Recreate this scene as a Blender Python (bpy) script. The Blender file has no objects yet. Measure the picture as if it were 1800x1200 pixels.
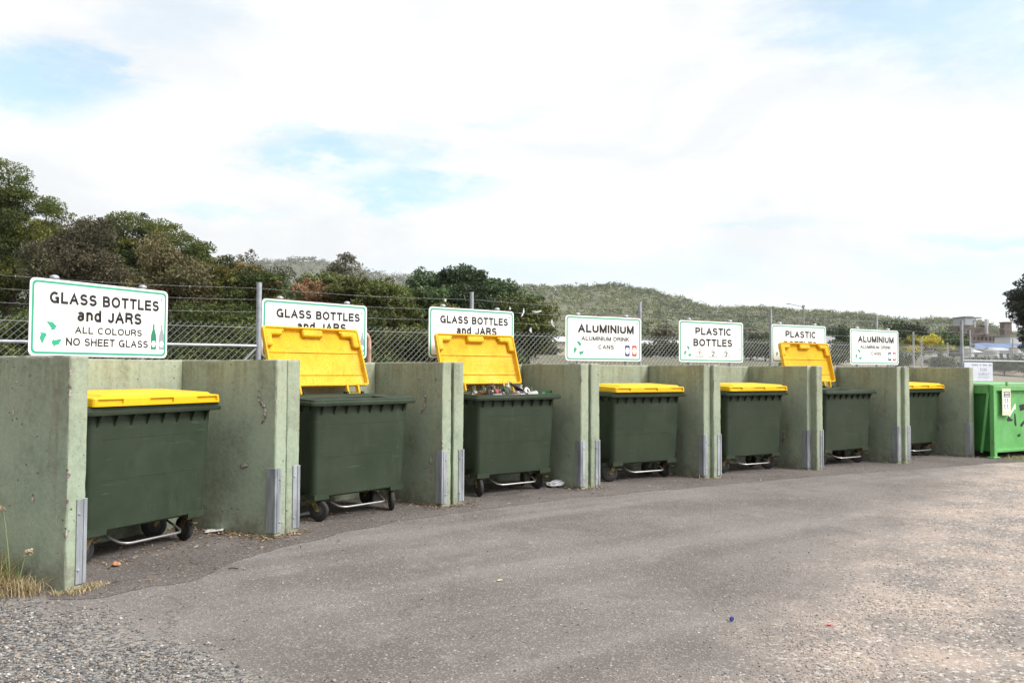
import bpy, bmesh, math, random
import numpy as np
from mathutils import Vector, Matrix, noise
R = math.radians
random.seed(7); rng = np.random.default_rng(11)
scene = bpy.context.scene
COL = scene.collection

# ------------------------------------------------------------------ camera
cam_d = bpy.data.cameras.new("camera"); cam = bpy.data.objects.new("camera", cam_d); COL.objects.link(cam)
cam_d.sensor_width = 36.0; cam_d.lens = 28.6; cam_d.clip_start = 0.05; cam_d.clip_end = 9000
cam.location = (0, 0, 1.42)
cam.matrix_world = Matrix.Translation((0, 0, 1.42)) @ Matrix.Rotation(R(92.0), 4, 'X') @ Matrix.Rotation(R(0.27), 4, 'Z')
scene.camera = cam
scene.view_settings.view_transform = 'Standard'; scene.view_settings.look = 'None'
scene.view_settings.exposure = 0.0; scene.view_settings.gamma = 1.0
scene.view_settings.use_curve_mapping = False

# ------------------------------------------------------------------ node helpers
def new_mat(name):
    m = bpy.data.materials.new(name); m.use_nodes = True
    nt = m.node_tree; nt.nodes.clear()
    out = nt.nodes.new('ShaderNodeOutputMaterial'); b = nt.nodes.new('ShaderNodeBsdfPrincipled')
    nt.links.new(b.outputs[0], out.inputs[0])
    return m, nt, b, out
class G:
    """tiny node-graph helper"""
    def __init__(s, nt): s.nt = nt
    def put(s, sock, v):
        if v is None: return
        if isinstance(v, bpy.types.NodeSocket): s.nt.links.new(v, sock)
        elif isinstance(v, (tuple, list)):
            sock.default_value = (*v, 1.0) if (sock.type == 'RGBA' and len(v) == 3) else v
        else: sock.default_value = v
    def math(s, op, a, b=None, c=None, clamp=False):
        n = s.nt.nodes.new('ShaderNodeMath'); n.operation = op; n.use_clamp = clamp
        s.put(n.inputs[0], a); s.put(n.inputs[1], b); s.put(n.inputs[2], c); return n.outputs[0]
    def mix(s, f, a, b, mode='MIX'):
        n = s.nt.nodes.new('ShaderNodeMix'); n.data_type = 'RGBA'; n.blend_type = mode
        s.put(n.inputs[0], f); s.put(n.inputs[6], a); s.put(n.inputs[7], b); return n.outputs[2]
    def ramp(s, f, lo, hi, a=0.0, b=1.0, smooth=True):
        n = s.nt.nodes.new('ShaderNodeMapRange'); n.interpolation_type = 'SMOOTHSTEP' if smooth else 'LINEAR'
        s.put(n.inputs[0], f); n.inputs[1].default_value = lo; n.inputs[2].default_value = hi
        n.inputs[3].default_value = a; n.inputs[4].default_value = b; return n.outputs[0]
    def pos(s): return s.nt.nodes.new('ShaderNodeNewGeometry').outputs['Position']
    def xyz(s, v):
        n = s.nt.nodes.new('ShaderNodeSeparateXYZ'); s.put(n.inputs[0], v); return n.outputs
    def vec(s, x, y, z):
        n = s.nt.nodes.new('ShaderNodeCombineXYZ'); s.put(n.inputs[0], x); s.put(n.inputs[1], y); s.put(n.inputs[2], z); return n.outputs[0]
    def mul(s, v, k):
        n = s.nt.nodes.new('ShaderNodeVectorMath'); n.operation = 'MULTIPLY'; s.put(n.inputs[0], v); n.inputs[1].default_value = k; return n.outputs[0]
    def noise(s, v, scale, det=4, rough=.55, dist=0.0):
        n = s.nt.nodes.new('ShaderNodeTexNoise'); s.put(n.inputs['Vector'], v); n.inputs['Scale'].default_value = scale
        n.inputs['Detail'].default_value = det; n.inputs['Roughness'].default_value = rough; n.inputs['Distortion'].default_value = dist
        return n.outputs[0]
    def voro(s, v, scale, feat='F1', rnd=1.0):
        n = s.nt.nodes.new('ShaderNodeTexVoronoi'); n.feature = feat; s.put(n.inputs['Vector'], v)
        n.inputs['Scale'].default_value = scale; n.inputs['Randomness'].default_value = rnd; return n.outputs
    def bump(s, h, strength, dist, bsdf):
        n = s.nt.nodes.new('ShaderNodeBump'); n.inputs['Strength'].default_value = strength; n.inputs['Distance'].default_value = dist
        s.put(n.inputs['Height'], h); s.nt.links.new(n.outputs[0], bsdf.inputs['Normal'])
    def attr(s, name):
        n = s.nt.nodes.new('ShaderNodeAttribute'); n.attribute_name = name; return n.outputs['Color']

# ------------------------------------------------------------------ world: blue sky seen through bright broken cloud
SUN_EL, SUN_AZ = 46.0, 112.0
w = bpy.data.worlds.new("World"); scene.world = w; w.use_nodes = True
nt = w.node_tree; nt.nodes.clear(); g = G(nt)
wo = nt.nodes.new('ShaderNodeOutputWorld')
sky = nt.nodes.new('ShaderNodeTexSky'); sky.sky_type = 'NISHITA'; sky.sun_disc = False
sky.sun_elevation = R(SUN_EL); sky.sun_rotation = R(SUN_AZ); sky.air_density = 1.0; sky.dust_density = 1.5; sky.ozone_density = 1.5
tc = nt.nodes.new('ShaderNodeTexCoord').outputs['Generated']
d = g.xyz(tc)
vv = g.mul(tc, (1.0, 1.0, 2.6))
n1 = g.noise(vv, 2.6, 7, .55, .25); n2 = g.noise(vv, 9.0, 6, .6)
warp = g.math('MULTIPLY', g.math('SUBTRACT', g.noise(vv, 6.0, 7, .66), .5), .34)
gap = None
# breaks in the cloud: direction (x/y, z/y), half sizes, strength
for (u, v, a, b, k) in [(-.205, .268, .14, .028, 1.0), (-.12, .226, .11, .028, 1.0), (-.28, .292, .055, .016, .6), (-.60, .36, .15, .055, 1.0), (-.53, .37, .08, .035, .9),
                        (.48, .46, .20, .09, .9), (.60, .43, .20, .08, .8), (-.02, .49, .05, .02, .8), (.0, .312, .05, .014, .25), (-.37, .19, .08, .012, .6),
                        (.62, .165, .16, .012, .7), (.30, .178, .06, .010, .5), (.09, .12, .30, .030, .40), (.55, .10, .35, .045, .40), (-.42, .44, .10, .05, .35), (-.13, .305, .05, .02, .35),
                        (1.4, .6, .5, .2, .8), (-1.6, .5, .6, .25, .8)]:
    uu = g.math('DIVIDE', d[0], g.math('MAXIMUM', d[1], .05)); zz = g.math('DIVIDE', d[2], g.math('MAXIMUM', d[1], .05))
    ux = g.math('DIVIDE', g.math('ADD', g.math('SUBTRACT', uu, u), warp), a)
    zx = g.math('DIVIDE', g.math('ADD', g.math('SUBTRACT', zz, v), g.math('MULTIPLY', warp, .35)), b)
    r2 = g.math('SQRT', g.math('ADD', g.math('MULTIPLY', ux, ux), g.math('MULTIPLY', zx, zx)))
    e = g.ramp(r2, .35, 1.35, k, 0.0)
    gap = e if gap is None else g.math('MAXIMUM', gap, e)
brk = g.math('MULTIPLY', gap, g.ramp(n2, .30, .62, .45, 1.0))
thin = g.ramp(n1, .60, .80, 0, .25)
mask = g.math('SUBTRACT', 1.0, g.math('MAXIMUM', brk, thin), clamp=True)
# out-of-view sky shaped for the lighting: brightened round the sun, dimmed low behind camera
toward = g.math('ADD', g.math('ADD', g.math('MULTIPLY', d[0], math.sin(R(SUN_AZ)) * math.cos(R(SUN_EL))), g.math('MULTIPLY', d[1], math.cos(R(SUN_AZ)) * math.cos(R(SUN_EL)))), g.math('MULTIPLY', d[2], math.sin(R(SUN_EL))))
rear = g.ramp(g.math('ADD', g.math('MULTIPLY', d[0], .35), g.math('MULTIPLY', d[1], .93)), -.30, .25, 1.0, 0.0)
low = g.ramp(d[2], .05, .75, .14, 1.0)
sky_gain = g.math('ADD', g.math('SUBTRACT', 1.0, g.math('MULTIPLY', rear, g.math('SUBTRACT', 1.0, low))), g.ramp(d[2], .50, 1.0, 0.0, .25))
added_glow = g.ramp(toward, .62, 1.0, 0.0, 2.4)
bg1 = nt.nodes.new('ShaderNodeBackground'); bg1.inputs[1].default_value = .15
nt.links.new(g.mix(1.0, sky.outputs[0], (.98, 1.72, 1.66), 'MULTIPLY'), bg1.inputs[0])
bg2 = nt.nodes.new('ShaderNodeBackground')
shade = g.ramp(g.noise(vv, 3.4, 6, .55, .4), .36, .62, 0, 1)
nt.links.new(g.mix(shade, (.945, .970, .99), (1.0, 1.0, 1.0)), bg2.inputs[0])
nt.links.new(g.math('ADD', g.math('MULTIPLY', sky_gain, g.math('ADD', g.math('MULTIPLY', shade, .12), 1.0)), added_glow), bg2.inputs[1])
mx = nt.nodes.new('ShaderNodeMixShader'); nt.links.new(g.math('ADD', g.math('MULTIPLY', mask, .58), .42), mx.inputs[0])
nt.links.new(bg1.outputs[0], mx.inputs[1]); nt.links.new(bg2.outputs[0], mx.inputs[2]); nt.links.new(mx.outputs[0], wo.inputs[0])

sun_d = bpy.data.lights.new("sun", 'SUN'); sun = bpy.data.objects.new("sun", sun_d); COL.objects.link(sun)
sun_d.energy = 3.4; sun_d.angle = R(18); sun_d.color = (1.0, .96, .90)
sv = Vector((math.sin(R(SUN_AZ)) * math.cos(R(SUN_EL)), math.cos(R(SUN_AZ)) * math.cos(R(SUN_EL)), math.sin(R(SUN_EL))))
sun.rotation_euler = sv.to_track_quat('Z', 'Y').to_euler(); sun.location = (0, -10, 30)

# ------------------------------------------------------------------ object helpers
def tag(o, label=None, cat=None, group=None, kind=None):
    if label: o['label'] = label
    if cat: o['category'] = cat
    if group: o['group'] = group
    if kind: o['kind'] = kind
    return o
def thing(name, label, cat, loc=(0, 0, 0), rz=0.0, group=None):
    o = bpy.data.objects.new(name, None); COL.objects.link(o); o.empty_display_size = .2
    o.location = loc; o.rotation_euler = (0, 0, rz); return tag(o, label, cat, group)
def copy_tree(o, parent=None):
    c = o.copy(); COL.objects.link(c)
    if parent: c.parent = parent
    for ch in o.children: copy_tree(ch, c)
    return c
class MB:
    def __init__(s): s.v = []; s.f = []
    def add(s, vs, fs, M=None):
        o = len(s.v)
        if M is not None: vs = [tuple(M @ Vector(p)) for p in vs]
        s.v += [tuple(p) for p in vs]; s.f += [tuple(i + o for i in f) for f in fs]; return s
    def box(s, x0, x1, y0, y1, z0, z1, M=None):
        vs = [(x0, y0, z0), (x1, y0, z0), (x1, y1, z0), (x0, y1, z0), (x0, y0, z1), (x1, y0, z1), (x1, y1, z1), (x0, y1, z1)]
        return s.add(vs, [(3, 2, 1, 0), (4, 5, 6, 7), (0, 1, 5, 4), (1, 2, 6, 5), (2, 3, 7, 6), (3, 0, 4, 7)], M)
    def tube(s, pts, r, n=10, cap=True, M=None):
        pts = [Vector(p) for p in pts]; rs = r if isinstance(r, (list, tuple)) else [r] * len(pts)
        vs = []; fs = []; up = None
        for i, p in enumerate(pts):
            t = (pts[min(i + 1, len(pts) - 1)] - pts[max(i - 1, 0)]).normalized()
            if up is None:
                up = Vector((0, 0, 1)) if abs(t.z) < .9 else Vector((1, 0, 0))
            a = t.cross(up).normalized(); b = a.cross(t).normalized(); up = b
            for k in range(n):
                an = 2 * math.pi * k / n; vs.append(p + a * (math.cos(an) * rs[i]) + b * (math.sin(an) * rs[i]))
        for i in range(len(pts) - 1):
            for k in range(n):
                k2 = (k + 1) % n; fs.append((i * n + k, i * n + k2, (i + 1) * n + k2, (i + 1) * n + k))
        if cap: fs.append(tuple(range(n - 1, -1, -1))); fs.append(tuple((len(pts) - 1) * n + k for k in range(n)))
        return s.add(vs, fs, M)
    def lathe(s, prof, n=20, M=None, cap=True):
        vs = []; fs = []
        for (r, z) in prof:
            for k in range(n):
                a = 2 * math.pi * k / n; vs.append((r * math.cos(a), r * math.sin(a), z))
        for i in range(len(prof) - 1):
            for k in range(n):
                k2 = (k + 1) % n; fs.append((i * n + k, i * n + k2, (i + 1) * n + k2, (i + 1) * n + k))
        if cap: fs.append(tuple(range(n - 1, -1, -1))); fs.append(tuple((len(prof) - 1) * n + k for k in range(n)))
        return s.add(vs, fs, M)
    def rings(s, rings, close=(True, True), M=None):
        n = len(rings[0]); vs = [p for r in rings for p in r]; fs = []
        for i in range(len(rings) - 1):
            for k in range(n):
                k2 = (k + 1) % n; fs.append((i * n + k, i * n + k2, (i + 1) * n + k2, (i + 1) * n + k))
        if close[0]: fs.append(tuple(range(n - 1, -1, -1)))
        if close[1]: fs.append(tuple((len(rings) - 1) * n + k for k in range(n)))
        return s.add(vs, fs, M)
    def prism(s, poly, depth, M=None):
        """poly in (x, z), extruded from y=0 to y=depth"""
        n = len(poly); vs = [(p[0], 0, p[1]) for p in poly] + [(p[0], depth, p[1]) for p in poly]
        fs = [tuple(range(n)), tuple(range(2 * n - 1, n - 1, -1))] + [(k, k + n, (k + 1) % n + n, (k + 1) % n) for k in range(n)]
        return s.add(vs, fs, M)
    def build(s, name, mat, parent=None, smooth=False, bevel=0.0, seg=2, angle=30):
        me = bpy.data.meshes.new(name); me.from_pydata(s.v, [], s.f)
        bm = bmesh.new(); bm.from_mesh(me); bmesh.ops.recalc_face_normals(bm, faces=bm.faces); bm.to_mesh(me); bm.free()
        me.materials.append(mat)
        if smooth:
            me.polygons.foreach_set('use_smooth', [True] * len(me.polygons))
            me.set_sharp_from_angle(angle=R(angle))
        o = bpy.data.objects.new(name, me); COL.objects.link(o)
        if parent: o.parent = parent
        if bevel:
            b = o.modifiers.new('bevel', 'BEVEL'); b.width = bevel; b.segments = seg; b.limit_method = 'ANGLE'; b.angle_limit = R(40); b.harden_normals = False
        return o
def np_mesh(name, verts, quads, mat, col=None, parent=None, tri=False, smooth=False):
    """fast mesh from numpy; col is per-face RGB stored as attribute 'tint'"""
    k = quads.shape[1]; me = bpy.data.meshes.new(name)
    me.vertices.add(len(verts)); me.vertices.foreach_set('co', verts.astype(np.float32).ravel())
    me.loops.add(quads.size); me.loops.foreach_set('vertex_index', quads.astype(np.int32).ravel())
    me.polygons.add(len(quads)); me.polygons.foreach_set('loop_start', np.arange(0, quads.size, k, dtype=np.int32))
    if col is not None:
        at = me.attributes.new('tint', 'FLOAT_COLOR', 'FACE')
        at.data.foreach_set('color', np.concatenate([col, np.ones((len(col), 1))], 1).astype(np.float32).ravel())
    if smooth: me.polygons.foreach_set('use_smooth', [True] * len(quads))
    me.update(calc_edges=True); me.validate(); me.materials.append(mat)
    o = bpy.data.objects.new(name, me); COL.objects.link(o)
    if parent: o.parent = parent
    return o
def rrect(hx, hy, r, n=5, cx=0.0, cy=0.0):
    pts = []
    for (sx, sy, a0) in ((1, -1, -90), (1, 1, 0), (-1, 1, 90), (-1, -1, 180)):
        for k in range(n):
            a = R(a0 + 90 * k / (n - 1)); pts.append((cx + sx * (hx - r) + r * math.cos(a), cy + sy * (hy - r) + r * math.sin(a)))
    return pts
def arc(cx, cz, rx, rz, a0, a1, n=14): return [(cx + rx * math.cos(R(a0 + (a1 - a0) * k / n)), cz + rz * math.sin(R(a0 + (a1 - a0) * k / n))) for k in range(n + 1)]
GLYPH = {                                                             # plain sans strokes on a unit cap height: (advance width, strokes)
 'A': (.70, [[(.0, 0), (.35, 1), (.70, 0)], [(.13, .33), (.57, .33)]]),
 'B': (.60, [[(0, .53), (.34, .53)] + arc(.34, .265, .26, .265, 90, -90) + [(0, 0), (0, 1), (.32, 1)] + arc(.32, .765, .235, .235, 90, -90)[1:]]),
 'C': (.70, [arc(.36, .5, .36, .5, 42, 318, 24)]), 'D': (.66, [[(0, 0), (0, 1), (.28, 1)] + arc(.28, .5, .38, .5, 90, -90, 18)[1:] + [(0, 0), (0, .03)]]),
 'E': (.55, [[(.55, 1), (0, 1), (0, 0), (.56, 0)], [(0, .52), (.50, .52)]]), 'F': (.52, [[(.53, 1), (0, 1), (0, 0)], [(0, .50), (.46, .50)]]),
 'G': (.74, [arc(.37, .5, .37, .5, 45, 330, 24) + [(.70, .45), (.42, .45)], [(.70, .45), (.70, 0)]]), 'H': (.64, [[(0, 0), (0, 1)], [(.64, 0), (.64, 1)], [(0, .53), (.64, .53)]]),
 'I': (.0, [[(0, 0), (0, 1)]]), 'J': (.44, [[(.44, 1), (.44, .27)] + arc(.22, .27, .22, .27, 0, -175)[1:]]), 'K': (.64, [[(0, 0), (0, 1)], [(.60, 1), (0, .36)], [(.22, .58), (.64, 0)]]),
 'L': (.50, [[(0, 1), (0, 0), (.50, 0)]]), 'M': (.76, [[(0, 0), (0, 1)], [(0, 1), (.38, .0)], [(.38, .0), (.76, 1)], [(.76, 1), (.76, 0)]]), 'N': (.64, [[(0, 0), (0, 1)], [(0, 1), (.64, 0)], [(.64, 0), (.64, 1)]]),
 'O': (.78, [arc(.39, .5, .39, .5, 90, 450, 32)]), 'P': (.58, [[(0, 0), (0, 1), (.32, 1)] + arc(.32, .73, .26, .27, 90, -90)[1:] + [(0, .46)]]),
 'R': (.62, [[(0, 0), (0, 1), (.36, 1)] + arc(.36, .755, .25, .245, 90, -90)[1:] + [(0, .51)], [(.34, .51), (.50, .43), (.56, .28), (.58, .05), (.62, 0)]]),
 'S': (.60, [arc(.30, .755, .27, .245, 15, 250, 18) + arc(.30, .265, .30, .265, 80, -165, 18)]), 'T': (.60, [[(0, 1), (.60, 1)], [(.30, 1), (.30, 0)]]),
 'U': (.62, [[(0, 1), (0, .31)] + arc(.31, .31, .31, .31, 180, 360)[1:] + [(.62, 1)]]), 'Y': (.66, [[(0, 1), (.33, .42), (.66, 1)], [(.33, .42), (.33, 0)]]),
 'a': (.50, [arc(.23, .545, .21, .20, 165, 0) + [(.44, .12), (.50, .02)], [(.44, .43)] + arc(.21, .20, .21, .205, 60, 315, 16) + [(.44, .17)]]), 'n': (.44, [[(0, 0), (0, .74)], [(0, .46)] + arc(.22, .50, .22, .245, 170, 0) + [(.44, 0)]]),
 'd': (.48, [[(.48, 0), (.48, 1)], arc(.24, .37, .24, .37, 0, 360, 24)]),
 '1': (.26, [[(0, .78), (.16, .84), (.24, 1), (.24, 0)]]), '2': (.52, [arc(.26, .72, .26, .28, 170, -20) + [(.38, .45), (.08, .18), (0, 0), (.53, 0)]]), '3': (.52, [arc(.26, .75, .24, .25, 160, -75) , arc(.26, .27, .26, .27, 80, -160)]), ' ': (.16, [])}
def text_mesh(body, w_, h_, stroke=.15, words=False):
    """flat lettering fitted to width w_ and cap height h_, centred at the origin, in (x, z)"""
    x = 0; lines = []; h = .5 * stroke; wid = []
    for nc, c in enumerate(body):
        adv, st = GLYPH[c]; lines += [[(x + px, pz * (1 - stroke) + h) for px, pz in q] for q in st]; wid += [body[:nc].count(' ')] * len(st); x += adv + stroke + .13
    vs, fs = [], []; fw = []
    for q, wi in zip(lines, wid):
        n = len(q); o = len(vs)
        for i, p in enumerate(q):
            a = Vector(q[max(0, i - 1)]); b = Vector(p); c = Vector(q[min(n - 1, i + 1)]); closed = (Vector(q[0]) - Vector(q[-1])).length < 1e-4
            if closed and i in (0, n - 1): a = Vector(q[n - 2]); c = Vector(q[1])
            d1 = (b - a).normalized() if (b - a).length > 1e-6 else (c - b).normalized(); d2 = (c - b).normalized() if (c - b).length > 1e-6 else d1
            m1 = Vector((-d1.y, d1.x)) + Vector((-d2.y, d2.x)); m1 = m1.normalized() if m1.length > .2 else Vector((-d1.y, d1.x)); k = min(1.9, 1 / max(.3, m1.dot(Vector((-d1.y, d1.x)))))
            ext = Vector((0, 0))
            if not closed and i == 0: ext = -d2 * (h * .98)
            if not closed and i == n - 1: ext = d1 * (h * .98)
            if n > 6: ext = ext * 0
            vs += [tuple(b + m1 * h * k + ext), tuple(b - m1 * h * k + ext)]
        fs += [(o + 2 * i, o + 2 * i + 1, o + 2 * i + 3, o + 2 * i + 2) for i in range(n - 1)]; fw += [wi] * (n - 1)
    v = np.array(vs); lo, hi = v.min(0), v.max(0)
    X = (v[:, 0] - (lo[0] + hi[0]) / 2) * (w_ / (hi[0] - lo[0])); Z = (v[:, 1] - .5) * h_
    if words: return list(zip(X, Z)), [[f for f, k in zip(fs, fw) if k == j] for j in range(body.count(' ') + 1)]
    return list(zip(X, Z)), fs

# ------------------------------------------------------------------ materials
def simple(name, col, rough=.5, metal=0.0, var=0.0, vs=8.0, spec=.5, bump=0.0, bs=60.0, streak=False):
    m, nt, b, _ = new_mat(name); g = G(nt)
    b.inputs['Roughness'].default_value = rough; b.inputs['Metallic'].default_value = metal; b.inputs['Specular IOR Level'].default_value = spec
    p = g.pos()
    if var:
        v = g.mul(p, (1, 1, .2)) if streak else p
        f = g.ramp(g.noise(v, vs, 5, .6), .3, .7)
        nt.links.new(g.mix(f, tuple(c * (1 - var) for c in col), tuple(min(1, c * (1 + var)) for c in col)), b.inputs['Base Color'])
    else: b.inputs['Base Color'].default_value = (*col, 1)
    if bump: g.bump(g.noise(p, bs, 4), bump, .004, b)
    return m

def concrete_mat():
    m, nt, b, _ = new_mat('painted_concrete'); g = G(nt); p = g.pos(); z = g.xyz(p)[2]
    col = g.mix(g.ramp(g.noise(p, 1.6, 5, .6), .32, .68), (.245, .305, .222), (.322, .385, .282))
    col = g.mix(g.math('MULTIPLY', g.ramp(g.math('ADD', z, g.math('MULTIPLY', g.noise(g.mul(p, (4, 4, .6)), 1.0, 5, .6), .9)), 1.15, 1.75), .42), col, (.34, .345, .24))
    col = g.mix(g.math('MULTIPLY', g.ramp(g.noise(p, 2.9, 6, .70), .47, .68), .60), col, (.17, .20, .145))
    rs_ = g.math('MULTIPLY', g.ramp(g.noise(g.mul(p, (7.0, 7.0, .45)), 1.0, 4, .65), .60, .68), g.ramp(g.noise(p, 1.9, 3), .45, .6))
    col = g.mix(g.math('MULTIPLY', rs_, .45), col, (.20, .14, .08))
    strk = g.ramp(g.noise(g.mul(p, (5.0, 5.0, .5)), 1.0, 5, .6), .46, .70)
    col = g.mix(g.math('MULTIPLY', strk, .40), col, (.235, .245, .15))
    # algae and grime hanging down from the top edge
    drip = g.math('MULTIPLY', g.ramp(g.noise(g.mul(p, (9.0, 9.0, .7)), 1.0, 4, .6), .44, .62), g.ramp(z, 1.02, 1.48, 0, 1))
    col = g.mix(g.math('MULTIPLY', drip, .5), col, (.15, .145, .09))
    # weathered top surface and edge, paint gone
    top = g.math('MULTIPLY', g.ramp(z, 1.455, 1.497, 0, 1), g.ramp(g.noise(p, 14, 5, .65), .38, .6))
    col = g.mix(g.math('MULTIPLY', top, .8), col, (.27, .255, .22))
    # splash dirt at the foot
    ft = g.math('MULTIPLY', g.ramp(z, .02, .30, 1, 0), g.ramp(g.noise(p, 7, 5, .65), .35, .62))
    col = g.mix(g.math('MULTIPLY', ft, .78), col, (.17, .15, .12))
    mott = g.ramp(g.noise(p, 26, 5, .7), .36, .66)
    col = g.mix(g.math('MULTIPLY', mott, .26), col, (.47, .50, .39)); col = g.mix(g.math('MULTIPLY', g.ramp(g.noise(p, 55, 4, .75), .50, .72), .35), col, (.21, .235, .165))
    # blow holes and small chips
    vd = g.voro(p, 13.0)[0]; hole = g.math('MULTIPLY', g.ramp(vd, .06, .13, 1, 0), g.ramp(g.noise(p, 3.1, 2), .42, .54))
    vd2 = g.voro(p, 31.0)[0]; hole2 = g.math('MULTIPLY', g.ramp(vd2, .07, .15, 1, 0), g.ramp(g.noise(p, 4.3, 2), .44, .56))
    hh = g.math('MAXIMUM', hole, hole2)
    col = g.mix(g.math('MULTIPLY', hh, .75), col, (.10, .085, .06))
    # scraped bare spots
    ch = g.ramp(g.noise(p, 8.0, 7, .75), .655, .70)
    col = g.mix(g.math('MULTIPLY', ch, .8), col, (.42, .38, .32))
    nt.links.new(col, b.inputs['Base Color']); b.inputs['Roughness'].default_value = .82; b.inputs['Specular IOR Level'].default_value = .3
    h = g.math('SUBTRACT', g.math('ADD', g.math('MULTIPLY', g.noise(p, 22, 6, .65), .6), g.math('MULTIPLY', g.noise(g.mul(p, (30, 30, 4)), 1, 3), .25)), g.math('MULTIPLY', hh, .9))
    g.bump(h, .75, .008, b); return m
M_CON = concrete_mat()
M_BARE = simple('broken_concrete', (.26, .235, .20), .95, var=.72, vs=42, bump=1.0, bs=60)
M_GALV = simple('galvanised_steel', (.34, .36, .385), .55, .45, var=.34, vs=11, streak=True)
M_POST = simple('galvanised_pipe', (.40, .42, .455), .42, .5, var=.15, vs=10)
M_WIRE = simple('fence_wire', (.40, .41, .40), .5, .3)
M_BARB = simple('barbed_wire_steel', (.36, .37, .38), .5, .4)
def plastic(name, col, dusty, rough=.42, trans=0.0, dirt=0.0):
    m, nt, b, out = new_mat(name); g = G(nt); p = g.pos(); z = g.xyz(p)[2]
    f = g.ramp(g.noise(p, 2.4, 5, .62), .36, .7); c = g.mix(g.math('MULTIPLY', f, .55), col, dusty)
    sc = g.ramp(g.noise(g.mul(p, (2.2, 2.2, 40)), 1.0, 4, .7), .62, .72)
    c = g.mix(g.math('MULTIPLY', sc, .42), c, tuple(min(1, k * 2.2 + .03) for k in dusty))
    c = g.mix(g.math('MULTIPLY', g.ramp(g.noise(g.mul(p, (6, 6, 1.2)), 1.0, 6, .7), .52, .75), .30), c, tuple(min(1, k * 1.5 + .012) for k in dusty))
    if dirt:
        dd = g.math('MULTIPLY', g.ramp(g.voro(p, 48)[0], .12, .30, 1, 0), g.ramp(g.noise(p, 5.0, 4, .65), .40, .56))
        c = g.mix(g.math('MULTIPLY', dd, dirt), c, (.20, .11, .02))
        c = g.mix(g.math('MULTIPLY', g.ramp(g.noise(p, 6, 5, .7), .48, .75), dirt * .5), c, (.52, .28, .04))
    nt.links.new(c, b.inputs['Base Color'])
    b.inputs['Specular IOR Level'].default_value = .28
    nt.links.new(g.ramp(g.noise(p, 6, 4), .3, .7, rough - .08, rough + .16), b.inputs['Roughness'])
    g.bump(g.noise(p, 120, 3), .06, .003, b)
    if trans:
        tr = nt.nodes.new('ShaderNodeBsdfTranslucent'); nt.links.new(c, tr.inputs[0])
        mx = nt.nodes.new('ShaderNodeMixShader'); mx.inputs[0].default_value = trans
        nt.links.new(b.outputs[0], mx.inputs[1]); nt.links.new(tr.outputs[0], mx.inputs[2]); nt.links.new(mx.outputs[0], out.inputs[0])
    return m
M_BIN = plastic('dark_green_plastic', (.027, .040, .023), (.044, .058, .038), .46)
M_LID = plastic('yellow_plastic', (.86, .54, .008), (.86, .58, .03), .42, trans=.22, dirt=.35)
M_LIDD = plastic('stained_yellow_plastic', (.88, .54, .012), (.88, .60, .05), .45, trans=.30, dirt=1.0)
M_TYRE = simple('tyre_rubber', (.022, .021, .021), .75, var=.3, vs=20)
M_HUB = simple('wheel_hub', (.06, .06, .058), .5, .3)
M_FORK = simple('caster_fork', (.20, .15, .06), .5, .5, var=.5, vs=18)
M_CHROME = simple('zinc_tube', (.40, .39, .38), .34, .85)
M_WHITE = simple('sign_white', (.80, .80, .80), .38, var=.05, vs=3.5)
M_TEAL = simple('sign_teal', (.028, .34, .21), .4)
M_BLACK = simple('sign_black', (.014, .012, .015), .5)
M_BOTG = simple('sign_bottle_green', (.02, .20, .11), .45)
M_BOTGREY = simple('sign_bottle_grey', (.30, .31, .34), .45)
M_NAVY = simple('sign_navy', (.035, .035, .17), .45)
M_RED = simple('sign_red', (.52, .05, .06), .45)
M_PALE = simple('sign_pale_line', (.33, .34, .34), .5)

def foliage(name, trans=.30, rough=.6):
    m, nt, b, out = new_mat(name); g = G(nt); c = g.attr('tint')
    nt.links.new(c, b.inputs['Base Color']); b.inputs['Roughness'].default_value = rough; b.inputs['Specular IOR Level'].default_value = .25
    tr = nt.nodes.new('ShaderNodeBsdfTranslucent'); nt.links.new(c, tr.inputs[0])
    mx = nt.nodes.new('ShaderNodeMixShader'); mx.inputs[0].default_value = trans
    nt.links.new(b.outputs[0], mx.inputs[1]); nt.links.new(tr.outputs[0], mx.inputs[2]); nt.links.new(mx.outputs[0], out.inputs[0])
    return m
M_LEAF = foliage('foliage', .18)
M_STONE = foliage('loose_stone', 0.0, .9)
M_BARK = simple('bark', (.055, .043, .033), .9, var=.4, vs=9, bump=.6, bs=20)

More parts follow.
